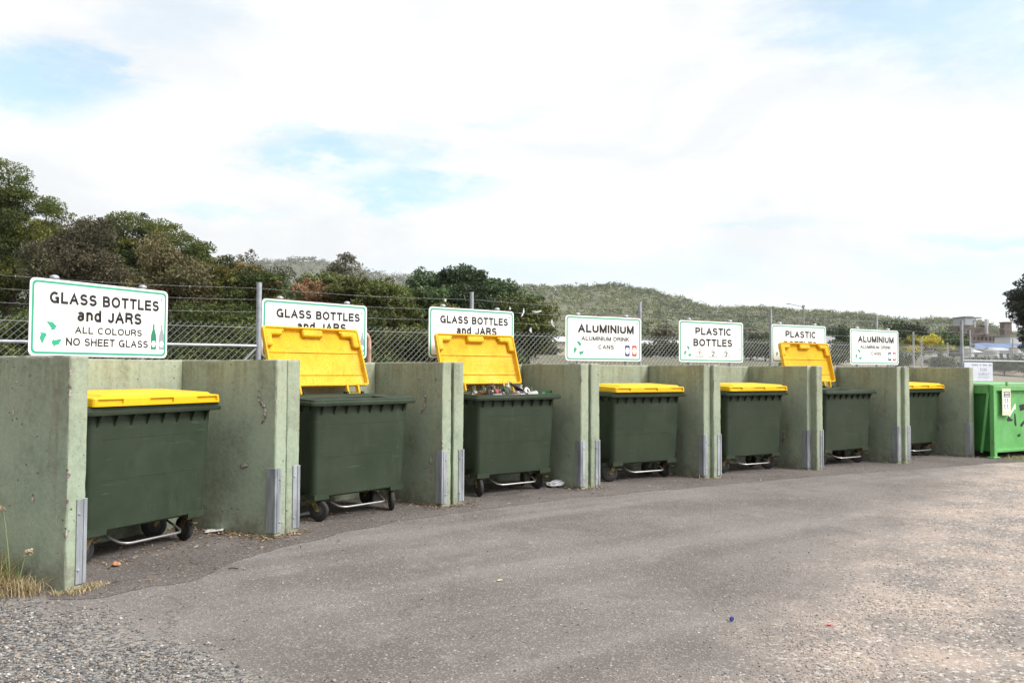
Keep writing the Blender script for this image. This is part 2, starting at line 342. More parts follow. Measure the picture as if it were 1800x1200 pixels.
# ------------------------------------------------------------------ setting: ground sheets
def smooth(a, b, x):
    t = min(1, max(0, (x - a) / (b - a))); return t * t * (3 - 2 * t)
def gravel_l(x, y): return (x + 3.1) * -.551 + (y - 5.22) * -.835
def gravel_r(x, y): return (x - .75) * .82 - (y - 3.6) * .57
def land(x, y):
    dd = math.hypot(x, y)
    if y <= 0: return -.012
    along = y - .58 * x                       # distance behind the fence line
    k = smooth(14.6, 46, along) * smooth(0, 20, y)
    return -.012 + 2.3 * k + 1.2 * smooth(60, 160, dd) * smooth(0, 60, y)
def ground_mat():
    m, nt, b, _ = new_mat('dry_ground'); g = G(nt); p = g.pos()
    X = g.xyz(p)
    c = g.mix(g.ramp(g.noise(p, .35, 6, .6), .35, .65), (.10, .095, .062), (.075, .08, .04))
    tan = g.math('MULTIPLY', g.ramp(X[0], 13, 19), g.ramp(X[1], 66, 90, 1, 0))
    c = g.mix(tan, c, g.mix(g.ramp(g.noise(p, .5, 6, .6), .35, .65), (.225, .20, .155), (.165, .155, .115)))
    c = g.mix(g.ramp(g.noise(p, 5, 5, .7), .45, .7, 0, .35), c, (.34, .29, .22))
    c = g.mix(g.math('MULTIPLY', g.ramp(g.noise(p, 40, 4, .7), .4, .7), .35), c, (.13, .115, .07))
    nt.links.new(c, b.inputs['Base Color']); b.inputs['Roughness'].default_value = .95; g.bump(g.noise(p, 18, 6, .7), .5, .03, b); return m
def asphalt(name, worn):
    m, nt, b, _ = new_mat(name); g = G(nt); p = g.pos(); X = g.xyz(p)
    if worn:
        c = g.mix(g.ramp(g.noise(p, .55, 6, .6), .36, .66), (.110, .095, .087), (.168, .148, .137))
        # tyre-worn pale bands running with the row, dusty along the joint
        band = g.noise(g.vec(g.math('ADD', g.math('MULTIPLY', X[0], -.60), g.math('MULTIPLY', X[1], .85)), g.math('MULTIPLY', X[0], .10), 0.0), 1.7, 4, .5)
        c = g.mix(g.math('MULTIPLY', g.ramp(band, .46, .66), .45), c, (.225, .206, .192))
    else:
        c = g.mix(g.ramp(g.noise(p, .9, 6, .6), .36, .66), (.086, .073, .066), (.128, .110, .100))
    pn = g.noise(p, 2.3, 5, .65)
    c = g.mix(g.ramp(pn, .56, .74, 0, .5), c, (.25, .228, .205) if worn else (.18, .155, .13))
    # aggregate showing in the surface
    v = g.voro(p, 105.0); agg = v[1]
    sep = nt.nodes.new('ShaderNodeSeparateColor'); nt.links.new(agg, sep.inputs[0]); rv = sep.outputs[0]
    c = g.mix(g.ramp(rv, .70, .98, 0, .34), c, (.38, .35, .33)); c = g.mix(g.ramp(rv, .0, .28, .42, 0), c, (.085, .08, .078))
    v2 = g.voro(p, 42.0); sep2 = nt.nodes.new('ShaderNodeSeparateColor'); nt.links.new(v2[1], sep2.inputs[0])
    c = g.mix(g.math('MULTIPLY', g.ramp(sep2.outputs[1], .93, .95), g.ramp(v2[0], .25, .34, .6, 0)), c, (.46, .43, .40))
    c = g.mix(g.math('MULTIPLY', g.ramp(g.noise(p, 1.1, 5, .6, .6), .58, .68), .38), c, (.085, .078, .076))
    hgt = g.math('ADD', g.math('MULTIPLY', v[0], .7), g.math('MULTIPLY', g.noise(p, 30, 4), .6))
    if worn:
        wob = g.math('MULTIPLY', g.math('SUBTRACT', g.noise(p, .9, 6, .62), .5), 1.5)
        wob2 = g.math('MULTIPLY', g.math('SUBTRACT', g.noise(p, 3.4, 6, .7), .5), 1.1)
        sl = g.math('ADD', g.math('ADD', g.math('MULTIPLY', g.math('ADD', X[0], 3.1), -.551), g.math('MULTIPLY', g.math('SUBTRACT', X[1], 5.22), -.835)), g.math('MULTIPLY', wob, .5))
        sr = g.math('ADD', g.math('ADD', g.math('MULTIPLY', g.math('SUBTRACT', X[0], .75), .82), g.math('MULTIPLY', g.math('SUBTRACT', X[1], 3.6), -.57)), g.math('ADD', wob, wob2))
        gl = g.ramp(sl, -.05, .25); gr = g.ramp(sr, -.55, .75)
        vg = g.voro(p, 62.0); sg = nt.nodes.new('ShaderNodeSeparateColor'); nt.links.new(vg[1], sg.inputs[0])
        grav = g.mix(g.ramp(sg.outputs[0], .15, .9, 0, 1, False), (.07, .068, .067), (.26, .25, .235))
        grav = g.mix(g.ramp(sg.outputs[1], .80, .95, 0, .8), grav, (.36, .30, .25))
        crk = g.voro(g.vec(g.math('ADD', X[0], g.math('MULTIPLY', g.noise(p, 2.2, 5, .7), .9)), g.math('ADD', X[1], g.math('MULTIPLY', g.noise(g.mul(p, (-1, 1, 1)), 2.0, 5, .7), .9)), 0.0), .42, 'DISTANCE_TO_EDGE')[0]
        c = g.mix(g.math('MULTIPLY', g.ramp(crk, .002, .007, .55, 0), g.ramp(g.noise(p, .8, 3), .48, .62)), c, (.06, .055, .053))
        oil = g.ramp(g.noise(p, 1.9, 3, .5), .66, .76, 0, .45); c = g.mix(oil, c, (.07, .066, .066))
        c = g.mix(gl, c, grav)
        sand = g.mix(g.ramp(g.noise(p, 1.5, 6, .65), .36, .62), (.200, .178, .163), (.365, .295, .247))
        sand = g.mix(g.math('MULTIPLY', g.ramp(sg.outputs[2], .55, .9), g.ramp(g.noise(p, 3.1, 5, .7), .36, .62, .95, .2)), sand, (.125, .117, .110))
        sand = g.mix(g.ramp(sg.outputs[0], .85, .95, 0, .7), sand, (.56, .52, .48))
        c = g.mix(g.math('MULTIPLY', gr, .95), c, sand)
        hgt = g.math('ADD', hgt, g.math('MULTIPLY', g.math('MAXIMUM', gl, g.math('MULTIPLY', gr, .6)), g.math('SUBTRACT', 1.0, vg[0])))
    nt.links.new(c, b.inputs['Base Color']); b.inputs['Roughness'].default_value = .93; b.inputs['Specular IOR Level'].default_value = .25
    g.bump(hgt, .8, .006, b); return m

M_GROUND = ground_mat(); M_YARD = asphalt('worn_asphalt', True); M_APRON = asphalt('apron_asphalt', False)
rad = [0, 4, 8, 12, 14, 16, 18, 20, 22, 24, 26, 29, 32, 36, 40, 46, 52, 60, 70, 85, 100, 130, 160, 220, 320, 500, 900, 1500, 2300]
NA = 144; mb = MB(); ringsv = []
for r_ in rad[1:]:
    ringsv.append([(r_ * math.cos(2 * math.pi * k / NA), r_ * math.sin(2 * math.pi * k / NA), land(r_ * math.cos(2 * math.pi * k / NA), r_ * math.sin(2 * math.pi * k / NA))) for k in range(NA)])
mb.rings(ringsv[::-1], close=(False, True))
o = mb.build('ground', M_GROUND, smooth=True, angle=60); tag(o, kind='structure')

UNITS = [(-2.832, 5.20, 64.2), (-1.963, 7.095, 48.06), (-.62, 8.60, 38.8), (.95, 9.855, 30.9), (2.675, 10.83, 30.8), (4.385, 11.74, 30.1), (6.11, 12.68, 32.2)]
def loc(u, a, b):
    x, y, t = u; t = R(t); a *= 1.03 if t > 1 else 1; return (x + a * math.cos(t) - b * math.sin(t), y + a * math.sin(t) + b * math.cos(t))
# yard sheet: from behind the camera to just behind the bays
back = [loc(u, 1.0, 1.9) for u in UNITS]
yard = [(-9, -9), (30, -9), (30, 6), (16, 10.5), (10.6, 12.4), (8.0, 13.0), loc(UNITS[6], 2.15, .1), loc(UNITS[6], 2.15, 1.9)] + back[::-1] + [(-5.3, 5.6), (-3.85, 5.05), (-9, 4.6)]
def sheet(name, poly, z, mat):
    bm = bmesh.new(); vs = [bm.verts.new((p[0], p[1], z)) for p in poly]; bm.faces.new(vs)
    bmesh.ops.triangulate(bm, faces=bm.faces[:]); bmesh.ops.recalc_face_normals(bm, faces=bm.faces[:])
    for f in bm.faces:
        if f.normal.z < 0: f.normal_flip()
    me = bpy.data.meshes.new(name); bm.to_mesh(me); bm.free(); me.materials.append(mat)
    o = bpy.data.objects.new(name, me); COL.objects.link(o); return tag(o, kind='structure')
sheet('asphalt_yard', yard, -.004, M_YARD)
seam = [(-2.84, 5.05), (-2.58, 5.09), (-2.165, 5.50), (-1.947, 6.264), (-1.48, 7.147), (-1.06, 7.693), (-.285, 8.35), (.649, 9.10), (2.071, 9.888), (3.834, 10.94), (5.902, 12.03), (7.417, 12.72), (8.2, 13.05)]
fine = []
for i in range(len(seam) - 1):
    a, b_ = Vector(seam[i]), Vector(seam[i + 1]); n = max(2, int((b_ - a).length / .05))
    for k in range(n):
        p = a.lerp(b_, k / n); j = noise.noise(Vector((p.x * 2.2, p.y * 2.2, 3))) * .07 + noise.noise(Vector((p.x * 11, p.y * 11, 5))) * .028
        fine.append((p.x + .6 * j, p.y - .8 * j))
sheet('asphalt_apron', fine + [loc(UNITS[6], 2.15, .1), loc(UNITS[6], 2.15, 1.9)] + back[::-1], -.0015, M_APRON)

# ------------------------------------------------------------------ concrete bays
def rough_box(x0, x1, y0, y1, z0, z1, seed, chip=.010, step=.07):
    bm = bmesh.new(); bmesh.ops.create_cube(bm, size=1.0)
    for v in bm.verts: v.co = Vector((x0 + (v.co.x + .5) * (x1 - x0), y0 + (v.co.y + .5) * (y1 - y0), z0 + (v.co.z + .5) * (z1 - z0)))
    e = .010
    for ax, lo, hi in ((0, x0, x1), (1, y0, y1), (2, z0, z1)):
        n = max(1, round((hi - lo) / step)); cuts = [lo + e, lo + e * 2.6, hi - e * 2.6, hi - e] + [lo + (hi - lo) * k / n for k in range(1, n)]
        no = Vector((0, 0, 0)); no[ax] = 1
        for c in cuts:
            co = Vector((0, 0, 0)); co[ax] = c
            bmesh.ops.bisect_plane(bm, geom=bm.verts[:] + bm.edges[:] + bm.faces[:], plane_co=co, plane_no=no)
    lim = ((x0, x1), (y0, y1), (z0, z1))
    for v in bm.verts:
        near = []
        for ax in range(3):
            for s_, L in ((1, lim[ax][0]), (-1, lim[ax][1])):
                if abs(v.co[ax] - L) < 1e-4 and not (ax == 2 and L == z0): near.append((ax, s_))
        p = Vector((v.co.x * 7 + seed * 9.1, v.co.y * 7, v.co.z * 7))
        if len(near) >= 2:
            n_ = noise.noise(p * 1.7) * .5 + noise.noise(p * 5.1) * .5
            d_ = .004 + chip * max(0, n_ - .05) * 3.2
            for ax, s_ in near: v.co[ax] += s_ * d_
        elif len(near) == 1:
            v.co[near[0][0]] += near[0][1] * (.0035 * noise.noise(p * .35) + .0015)
    return bm
def bm_obj(name, bm, mat, parent=None, smooth_=True):
    bmesh.ops.recalc_face_normals(bm, faces=bm.faces[:])
    me = bpy.data.meshes.new(name); bm.to_mesh(me); bm.free(); me.materials.append(mat)
    if smooth_: me.polygons.foreach_set('use_smooth', [True] * len(me.polygons)); me.set_sharp_from_angle(angle=R(48))
    o = bpy.data.objects.new(name, me); COL.objects.link(o)
    if parent: o.parent = parent
    return o
T = .142
def guard(side):
    """galvanised angle bolted over the inner front corner; side -1 = left wall"""
    m = MB(); h = .575; t = .006
    if side < 0: xf0, xf1, xi, s_ = T - .066, T + t, T, 1
    else: xf0, xf1, xi, s_ = 2 - T - t, 2 - T + .066, 2 - T, -1
    m.box(xf0, xf1, -t - .001, -.001, .03, h)
    xa, xb = (xi + .001, xi + .001 + t) if side < 0 else (xi - .001 - t, xi - .001)
    m.box(xa, xb, 0, .09, .03, h)
    # pressed rib down the front face and two bolts
    c = (xf0 + xf1) / 2; m.box(c - .004 + .012 * s_, c + .004 + .012 * s_, -t - .007, -t - .0005, .031, h - .001)
    for z in (.12, .48):
        m.add(*lathe_y(c - .02 * s_, -t - .001, z, .010, .007))
    return m
def lathe_y(x, y, z, r, d_, n=8):
    vs = [(x + r * math.cos(2 * math.pi * k / n), y, z + r * math.sin(2 * math.pi * k / n)) for k in range(n)] + [(x + r * .8 * math.cos(2 * math.pi * k / n), y - d_, z + r * .8 * math.sin(2 * math.pi * k / n)) for k in range(n)]
    return vs, [(k, (k + 1) % n, n + (k + 1) % n, n + k) for k in range(n)] + [tuple(range(n, 2 * n))]
def gouge(path, wid, seed, face_x, nx):
    """ragged broken patch following path [(y, z)] on a wall face at x = face_x, outward normal sign nx"""
    m = MB(); rr = random.Random(seed); L = []; Rr = []; C = []
    pts = []
    for i in range(len(path) - 1):
        for k in range(6): t = k / 6; pts.append((path[i][0] * (1 - t) + path[i + 1][0] * t, path[i][1] * (1 - t) + path[i + 1][1] * t))
    pts.append(path[-1]); n = len(pts)
    for i, (y, z) in enumerate(pts):
        a = pts[max(0, i - 1)]; b = pts[min(n - 1, i + 1)]; t = Vector((b[0] - a[0], b[1] - a[1])).normalized(); nn = Vector((-t.y, t.x))
        prof = math.sin(math.pi * min(1, max(0, (i + .3) / n))) ** .5
        wl = wid * prof * rr.uniform(.45, 1.15); wr = wid * prof * rr.uniform(.45, 1.15)
        L.append((face_x + nx * .0012, y + nn.x * wl, z + nn.y * wl)); Rr.append((face_x + nx * .0012, y - nn.x * wr, z - nn.y * wr))
        C.append((face_x + nx * rr.uniform(.003, .011), y + rr.uniform(-.3, .3) * wid, z + rr.uniform(-.3, .3) * wid))
    vs = L + C + Rr; fs = []
    for i in range(n - 1): fs += [(i, i + 1, n + i + 1, n + i), (n + i, n + i + 1, 2 * n + i + 1, 2 * n + i)]
    m.add(vs, fs); return m
BAY_LABEL = ["pale green concrete bay nearest the camera, dry grass against its outer wall", "green concrete bay around the nearest open yellow lid, long curved gouge in its right wall",
             "green concrete bay around the overfull open bin", "green concrete bay under the larger ALUMINIUM sign, bin closed",
             "green concrete bay under the PLASTIC BOTTLES sign that shows 1 2 3", "green concrete bay whose open-lidded bin half covers a PLASTIC sign",
             "farthest green concrete bay, beside the bright green skip"]
GOUGES = {0: [('R', [(.18, 1.22), (.20, 1.15), (.13, 1.10), (.12, 1.02), (.16, .95)], .022), ('R', [(.30, .60), (.40, .56)], .034), ('O', [(.56, 1.17), (.555, 1.10)], .012), ('O', [(.53, 1.33), (.53, 1.31)], .012), ('O', [(.335, .60), (.33, .54)], .010), ('O', [(.57, .52), (.575, .50)], .013)],
          1: [('R', [(.40, 1.36), (.30, 1.25), (.26, 1.12), (.28, 1.02), (.34, .95)], .020), ('R', [(.12, 1.33), (.10, 1.31)], .024), ('R', [(.16, .55), (.17, .40), (.16, .27)], .011)],
          2: [('R', [(.20, .40), (.22, .36)], .016)], 3: [('R', [(.55, .30), (.50, .28)], .014)], 4: [('R', [(.45, .50), (.42, .42), (.47, .37)], .030)], 5: [('R', [(.50, .60), (.48, .52), (.52, .48)], .022)], 6: [('R', [(.60, .52), (.54, .44), (.52, .38)], .030)]}
for i, u in enumerate(UNITS):
    t = thing('concrete_bay', BAY_LABEL[i], 'concrete bay', (u[0], u[1], 0), R(u[2]), 'row of green concrete bays'); t.scale = (1.03 if i == 0 else 1, 1, 1)
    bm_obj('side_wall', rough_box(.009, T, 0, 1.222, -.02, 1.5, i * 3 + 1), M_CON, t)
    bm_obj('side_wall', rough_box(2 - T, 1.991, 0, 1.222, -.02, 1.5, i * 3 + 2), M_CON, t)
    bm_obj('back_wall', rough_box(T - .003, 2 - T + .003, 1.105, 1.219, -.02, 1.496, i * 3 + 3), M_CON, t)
    for s_ in (-1, 1): guard(s_).build('corner_guard', M_GALV, t, bevel=.0015, seg=1)
    for k, (wch, path, wd) in enumerate(GOUGES.get(i, [])):
        fx, nx = (2 - T, -1) if wch == 'R' else (.009, -1)
        gouge(path, wd, i * 10 + k, fx, nx).build('gouge', M_BARE, t)
    # broken arrises on the front edges of the nearest bays
    if i < 3:
        for k in range(5 if i == 0 else 3):
            zc = random.uniform(.12, 1.4); hh = random.uniform(.04, .16); ex = .009 if i == 0 else 2 - T
            m = MB(); n = 9; vs = []
            for q in range(n):
                zz = zc + hh * q / (n - 1); w1 = .016 * math.sin(math.pi * (q + .5) / n) * random.uniform(.5, 1.2); w2 = .016 * math.sin(math.pi * (q + .5) / n) * random.uniform(.5, 1.2)
                vs += [(ex + w1 + .003, -.0018, zz), (ex - .0005, -.0005, zz), (ex - .0018, w2 + .003, zz)]
            m.add(vs, [f for q in range(n - 1) for f in ((q * 3, q * 3 + 1, q * 3 + 4, q * 3 + 3), (q * 3 + 1, q * 3 + 2, q * 3 + 5, q * 3 + 4))]); m.build('chipped_edge', M_BARE, t)

# ------------------------------------------------------------------ recycling bins
ZR = 1.083                                                            # underside of the rim
SL = .036                                                             # the rim rises towards the hinge side
def bin_body():
    m = MB(); BW, BT = .535, .565
    def ring(z, inset=0.0, rec=.07, shrink=0.0):
        f = (z - .22) / (ZR - .22); hw = BW + (BT - BW) * f - inset - shrink; yf = .105 - .045 * f + inset + shrink; yb = .625 + .03 * f - inset - shrink
        t = min(1, max(0, (z - .74) / (1.05 - .74))); pd = .075 + .16 * (1 - math.sqrt(max(0, 1 - t * t)))
        if z > 1.052: rec = 0.0
        r = .05; pts = []
        for k in range(6): a = R(-90 + 18 * k); pts.append((hw - r + r * math.cos(a), yf + r + r * math.sin(a), z))
        pts += [(hw, yf + pd, z), (hw - rec, yf + pd + .012, z), (hw - rec, yb - pd - .012, z), (hw, yb - pd, z)]
        for k in range(6): a = R(18 * k); pts.append((hw - r + r * math.cos(a), yb - r + r * math.sin(a), z))
        pts = pts + [(-x, y, zz) for (x, y, zz) in pts[::-1]]
        return [(x, y, zz + (SL * y if z > 1.052 else 0)) for x, y, zz in pts]
    lv = [(.222, .03), (.226, .012), (.24, 0), (.4, 0), (.6, 0), (.74, 0), (.80, 0), (.85, 0), (.89, 0), (.93, 0), (.96, 0), (.985, 0), (1.01, 0), (1.03, 0), (1.045, 0), (1.0525, 0), (ZR + .004, 0)]
    outer = [ring(z, 0, .07, s_) for z, s_ in lv]
    inner = [ring(z, .022, 0.0) for z in (ZR + .004, .8, .5, .30)]
    m.rings(outer + inner)
    # corner skirts over the casters
    for sx in (-1, 1):
        for (ya, yb) in ((.092, .26), (.48, .632)):
            x0, x1 = (.37, .531) if sx > 0 else (-.531, -.37); m.box(x0, x1, ya + .008, yb - .008, .205, .255)
    # faint moulded lines across the front panel
    for z in (.60, .90):
        f = (z - .22) / (ZR - .22); yf = .105 - .045 * f; m.box(-.44, .44, yf - .0025, yf + .004, z, z + .006)
    # gussets under the front rim
    for k in range(8):
        x = -.49 + .98 * k / 7; m.add([(x - .006, .075, ZR), (x + .006, .075, ZR), (x - .006, .004, ZR), (x + .006, .004, ZR), (x - .006, .080, ZR - .115), (x + .006, .080, ZR - .115)], [(0, 1, 3, 2), (0, 2, 4), (1, 5, 3), (2, 3, 5, 4)])
    for sx in (-1, 1):
        for k in range(4):
            y = .14 + .43 * k / 3; x = .558 * sx; xe = .625 * sx
            m.add([(x, y - .006, ZR), (x, y + .006, ZR), (xe, y - .006, ZR), (xe, y + .006, ZR), (x - .006 * sx, y - .006, ZR - .07), (x - .006 * sx, y + .006, ZR - .07)], [(0, 1, 3, 2), (0, 2, 4), (1, 5, 3), (2, 3, 5, 4)])
    return m
def bin_rim():
    def rr(hx, y0, y1, r, z): return [(x, y, z + SL * y) for (x, y) in rrect(hx, (y1 - y0) / 2, r, 6, 0, (y0 + y1) / 2)]
    m = MB()
    m.rings([rr(.545, .08, .64, .045, ZR - .004), rr(.622, .004, .716, .05, ZR - .006), rr(.631, 0, .72, .05, ZR + .002), rr(.631, 0, .72, .05, ZR + .026), rr(.622, .008, .712, .046, ZR + .030), rr(.618, .012, .708, .045, ZR + .034),
             rr(.618, .012, .708, .045, ZR + .050), rr(.610, .020, .700, .04, ZR + .056), rr(.585, .045, .675, .03, ZR + .054), rr(.545, .082, .638, .03, ZR + .030), rr(.540, .086, .634, .03, ZR - .004)], close=(False, False))
    return m
def lid_mesh():
    """lid in hinge space: the hinge rod is the x axis, front edge at y = -.70"""
    m = MB(); yf, yb = -.722, -.082; pockets = [(-.55, -.34), (-.11, .11), (.34, .55)]
    xs = sorted(set([-.575, .575] + [v for a, b in pockets for v in (a, a + .004, b - .004, b)]))
    def ring(z, ins, push, insx=None):
        hw = .585 - (ins if insx is None else insx); r = .03; pts = []; kx = (hw - .012) / .575
        for k in range(4): a = R(180 + 30 * k); pts.append((-hw + r + r * math.cos(a), yf + ins + r + r * math.sin(a), z))
        for x in xs[1:-1]:
            inp = any(a + .002 < x < b - .002 for a, b in pockets); pts.append((x * min(1, kx), yf + ins + (.045 if (inp and push) else 0), z))
        for k in range(4): a = R(270 + 30 * k); pts.append((hw - r + r * math.cos(a), yf + ins + r + r * math.sin(a), z))
        for k in range(3): a = R(45 * k); pts.append((hw - r + r * math.cos(a), yb - ins - r + r * math.sin(a), z))
        for k in range(3): a = R(90 + 45 * k); pts.append((-hw + r + r * math.cos(a), yb - ins - r + r * math.sin(a), z))
        return pts
    rs = [ring(-.004, 0, 0), ring(.010, 0, 0), ring(.0115, 0, 1), ring(.046, .004, 1), ring(.048, .004, 0), ring(.057, .008, 0), ring(.061, .016, 0, .080), ring(.078, .030, 0, .098)]
    rs += [ring(.083, .20, 0, .20), ring(.085, .26, 0, .28)]
    n = len(rs[0]); under = [ring(.054, .26, 0), ring(.052, .034, 0), ring(.046, .022, 0), ring(-.004, .016, 0)]
    # close the dome and the underside, then join the two shells at the rim
    m.rings(rs, close=(False, True)); m.rings(under[::-1] + [], close=(False, True))
    m.rings([under[-1], rs[0]], close=(False, False))
    return m
def lid_inner(k):
    m = MB()
    # moulded hand-hold housings seen from inside, stiffening lines
    if k == 0: m.box(-.125, .125, -.702, -.620, -.001, .055)
    else:
        P = [(.36, -.702), (.572, -.702), (.572, -.51), (.490, -.51), (.490, -.630), (.36, -.630)]; P = P if k > 0 else [(-x, y) for x, y in P[::-1]]; n = 6
        m.add([(x, y, -.001) for x, y in P] + [(x, y, .055) for x, y in P], [tuple(range(n - 1, -1, -1)), tuple(range(n, 2 * n))] + [(q, (q + 1) % n, n + (q + 1) % n, n + q) for q in range(n)])
    return m
def lid_rib(y): return MB().box(-.56, .56, y - .004, y + .004, .043, .0545)
def lid_hinge(x):
    m = MB()
    for s_ in (-.07, .07): m.box(x + s_ - .011, x + s_ + .011, -.10, .012, -.012, .030)
    m.tube([(x - .07, 0, .004), (x + .07, 0, .004)], .011, 8); return m
def hinge_bracket(x):
    m = MB()
    for s_ in (-.098, .098): m.box(x + s_ - .014, x + s_ + .014, .672, .738, ZR + .025, ZR + .104)
    m.tube([(x - .11, .705, ZR + .092), (x + .11, .705, ZR + .092)], .007, 8); return m
def foot_bar():
    m = MB(); P = [(-.30, .30, .20), (-.29, .15, .15), (-.27, .075, .128), (-.24, .045, .122), (-.20, .04, .12), (.20, .04, .12), (.24, .045, .122), (.27, .075, .128), (.29, .15, .15), (.30, .30, .20)]
    return m.tube(P, .0095, 10)
def caster_fork():
    m = MB(); m.box(-.06, .06, -.055, .055, .196, .206); m.lathe([(.028, .178), (.030, .197)], 14)
    for s_ in (-1, 1):
        x0 = .029 * s_; m.add([(x0, -.03, .182), (x0, .03, .182), (x0, .062, .098), (x0, .032, .090), (x0 + .005 * s_, -.03, .182), (x0 + .005 * s_, .03, .182), (x0 + .005 * s_, .062, .098), (x0 + .005 * s_, .032, .090)], [(0, 1, 2, 3), (7, 6, 5, 4), (0, 4, 5, 1), (1, 5, 6, 2), (2, 6, 7, 3), (3, 7, 4, 0)])
    m.box(-.034, .034, -.03, .03, .176, .183); m.tube([(-.042, .045, .1), (.042, .045, .1)], .008, 8)
    # brake pedal
    m.box(-.02, .02, -.105, -.03, .150, .157); return m
def wheel_tyre():
    M = Matrix.Translation((0, .045, .1)) @ Matrix.Rotation(R(90), 4, 'Y')
    return MB().lathe([(.045, -.0215), (.085, -.022), (.095, -.018), (.100, -.009), (.1005, 0), (.100, .009), (.095, .018), (.085, .022), (.045, .0215)], 28, M)
def wheel_hub():
    M = Matrix.Translation((0, .045, .1)) @ Matrix.Rotation(R(90), 4, 'Y')
    return MB().lathe([(.012, -.0265), (.02, -.026), (.024, -.0235), (.050, -.0226), (.050, .0226), (.024, .0235), (.02, .026), (.012, .0265)], 20, M)
def make_bin(name):
    t = thing(name, 'x', 'bin')
    bin_body().build('body', M_BIN, t, smooth=True, angle=35)
    bin_rim().build('rim', M_BIN, t, smooth=True, angle=35)
    for x in (-.36, .36): hinge_bracket(x).build('hinge_bracket', M_BIN, t, bevel=.003)
    foot_bar().build('foot_bar', M_CHROME, t, smooth=True)
    for sx, y in ((-1, .20), (1, .20), (-1, .53), (1, .53)):
        c = caster_fork().build('caster', M_FORK, t, bevel=.0015, seg=1); c.location = (.455 * sx, y, 0)
        wheel_tyre().build('tyre', M_TYRE, c, smooth=True, angle=40); wheel_hub().build('hub', M_HUB, c, smooth=True, angle=40)
    l = lid_mesh().build('lid', M_LID, t, smooth=True, angle=28, bevel=0); l.location = (0, .705, ZR + .090)
    for k in (-1, 0, 1): lid_inner(k).build('handle_housing', M_LID, l, bevel=.022, seg=4)
    for y in (-.46, -.215): lid_rib(y).build('stiffening_rib', M_LID, l, bevel=.003)
    for x in (-.36, .36): lid_hinge(x).build('hinge', M_LID, l, bevel=.003)
    return t
BINS = [(.998, .352, -1.0, 0, "closed dark green bin in the bay nearest the camera, steel foot bar showing", (95, -5, 20, 60)),
        (.965, .09, 0, 110, "open dark green bin with its yellow lid raised before the nearest half-hidden GLASS BOTTLES sign", (-158, 150, 40, 10)),
        (1.045, .14, -1.5, 108, "overfull open green bin heaped with bottles and rubbish", (165, 15, 70, -30)),
        (1.075, .15, 0, 0, "closed green bin below the larger ALUMINIUM sign, yellow caster brake showing", (70, 12, 33, 80)),
        (1.01, .13, 0, 0, "closed green bin below the PLASTIC BOTTLES sign, flat yellow lid", (55, 40, 90, 0)),
        (.99, .14, 2, 103, "open green bin whose raised lid covers the lower half of the farther PLASTIC sign", (50, 35, 0, 20)),
        (1.06, .31, 0, 0, "closed green bin in the last bay before the bright green skip", (20, 48, 10, 70))]
proto = make_bin('recycling_bin'); bin_objs = []
for i, (al, pe, da, op, lab, sw) in enumerate(BINS):
    o = proto if i == 0 else copy_tree(proto); bin_objs.append(o)
for i, (al, pe, da, op, lab, sw) in enumerate(BINS):
    o = bin_objs[i]; x, y = loc(UNITS[i], al, pe); o.location = (x, y, 0); o.rotation_euler = (0, 0, R(UNITS[i][2] + da)); tag(o, lab, 'bin', 'green recycling bins in the bays')
    k = 0
    for ch in o.children:
        if ch.name.startswith('caster'): ch.rotation_euler = (0, 0, R(sw[k])); k += 1
        if ch.name.startswith('lid'):
            ch.rotation_euler = (R(-op) if op else math.atan(SL), 0, 0)
            if op:
                for q in [ch] + list(ch.children): q.data = q.data.copy(); q.data.materials[0] = M_LIDD
                ch['label'] = 'raised yellow lid, stained inside'
bpy.context.view_layer.update()

# ------------------------------------------------------------------ rubbish heaped in the third bin
def bottle(col, L=.26, r=.035, rough=.12, trans=True):
    m, nt, b, _ = new_mat('bottle_glass'); b.inputs['Base Color'].default_value = (*col, 1); b.inputs['Roughness'].default_value = rough
    if trans: b.inputs['Transmission Weight'].default_value = .55
    mb = MB().lathe([(.001, 0), (r * .9, 0), (r, .006), (r, L * .58), (r * .85, L * .66), (r * .42, L * .78), (r * .38, L * .95), (r * .46, L * .955), (r * .46, L), (.001, L)], 16)
    return mb, m
Mb3 = bin_objs[2].matrix_world
def place3(o, x, y, z, rot):
    o.matrix_world = Mb3 @ Matrix.Translation((x, y, z)) @ rot; return o
heap = MB(); rr = random.Random(4)
for k in range(260):
    x, y = rr.uniform(-.40, .40), rr.uniform(.24, .50); z = .97 + .11 * (1 - (x / .6) ** 2) * rr.random()
    M = Matrix.Translation((x, y, z)) @ Matrix.Rotation(rr.uniform(0, 6.28), 4, 'Z') @ Matrix.Rotation(rr.uniform(0, 3.1), 4, 'X')
    if k % 3: heap.lathe([(.001, 0), (.03, 0), (.032, .01), (.032, .12), (.014, .16), (.013, .2), (.001, .2)], 8, M)
    else: heap.box(-.05, .05, -.035, .035, -.006, .006, M)
mh, nth, bh, _ = new_mat('mixed_rubbish'); gh = G(nth)
vh = gh.voro(gh.pos(), 11.0); sh = nth.nodes.new('ShaderNodeSeparateColor'); nth.links.new(vh[1], sh.inputs[0])
ch_ = gh.mix(gh.ramp(sh.outputs[0], .3, .8), (.03, .028, .025), (.12, .09, .06)); ch_ = gh.mix(gh.ramp(sh.outputs[1], .75, .8), ch_, (.05, .12, .05)); ch_ = gh.mix(gh.ramp(sh.outputs[2], .8, .85), ch_, (.45, .42, .4))
nth.links.new(ch_, bh.inputs['Base Color']); bh.inputs['Roughness'].default_value = .35
o = heap.build('rubbish_heap', mh, smooth=True); place3(o, 0, 0, 0, Matrix()); tag(o, 'tightly packed bottles, jars and scraps filling the overfull bin', 'rubbish', kind='stuff')
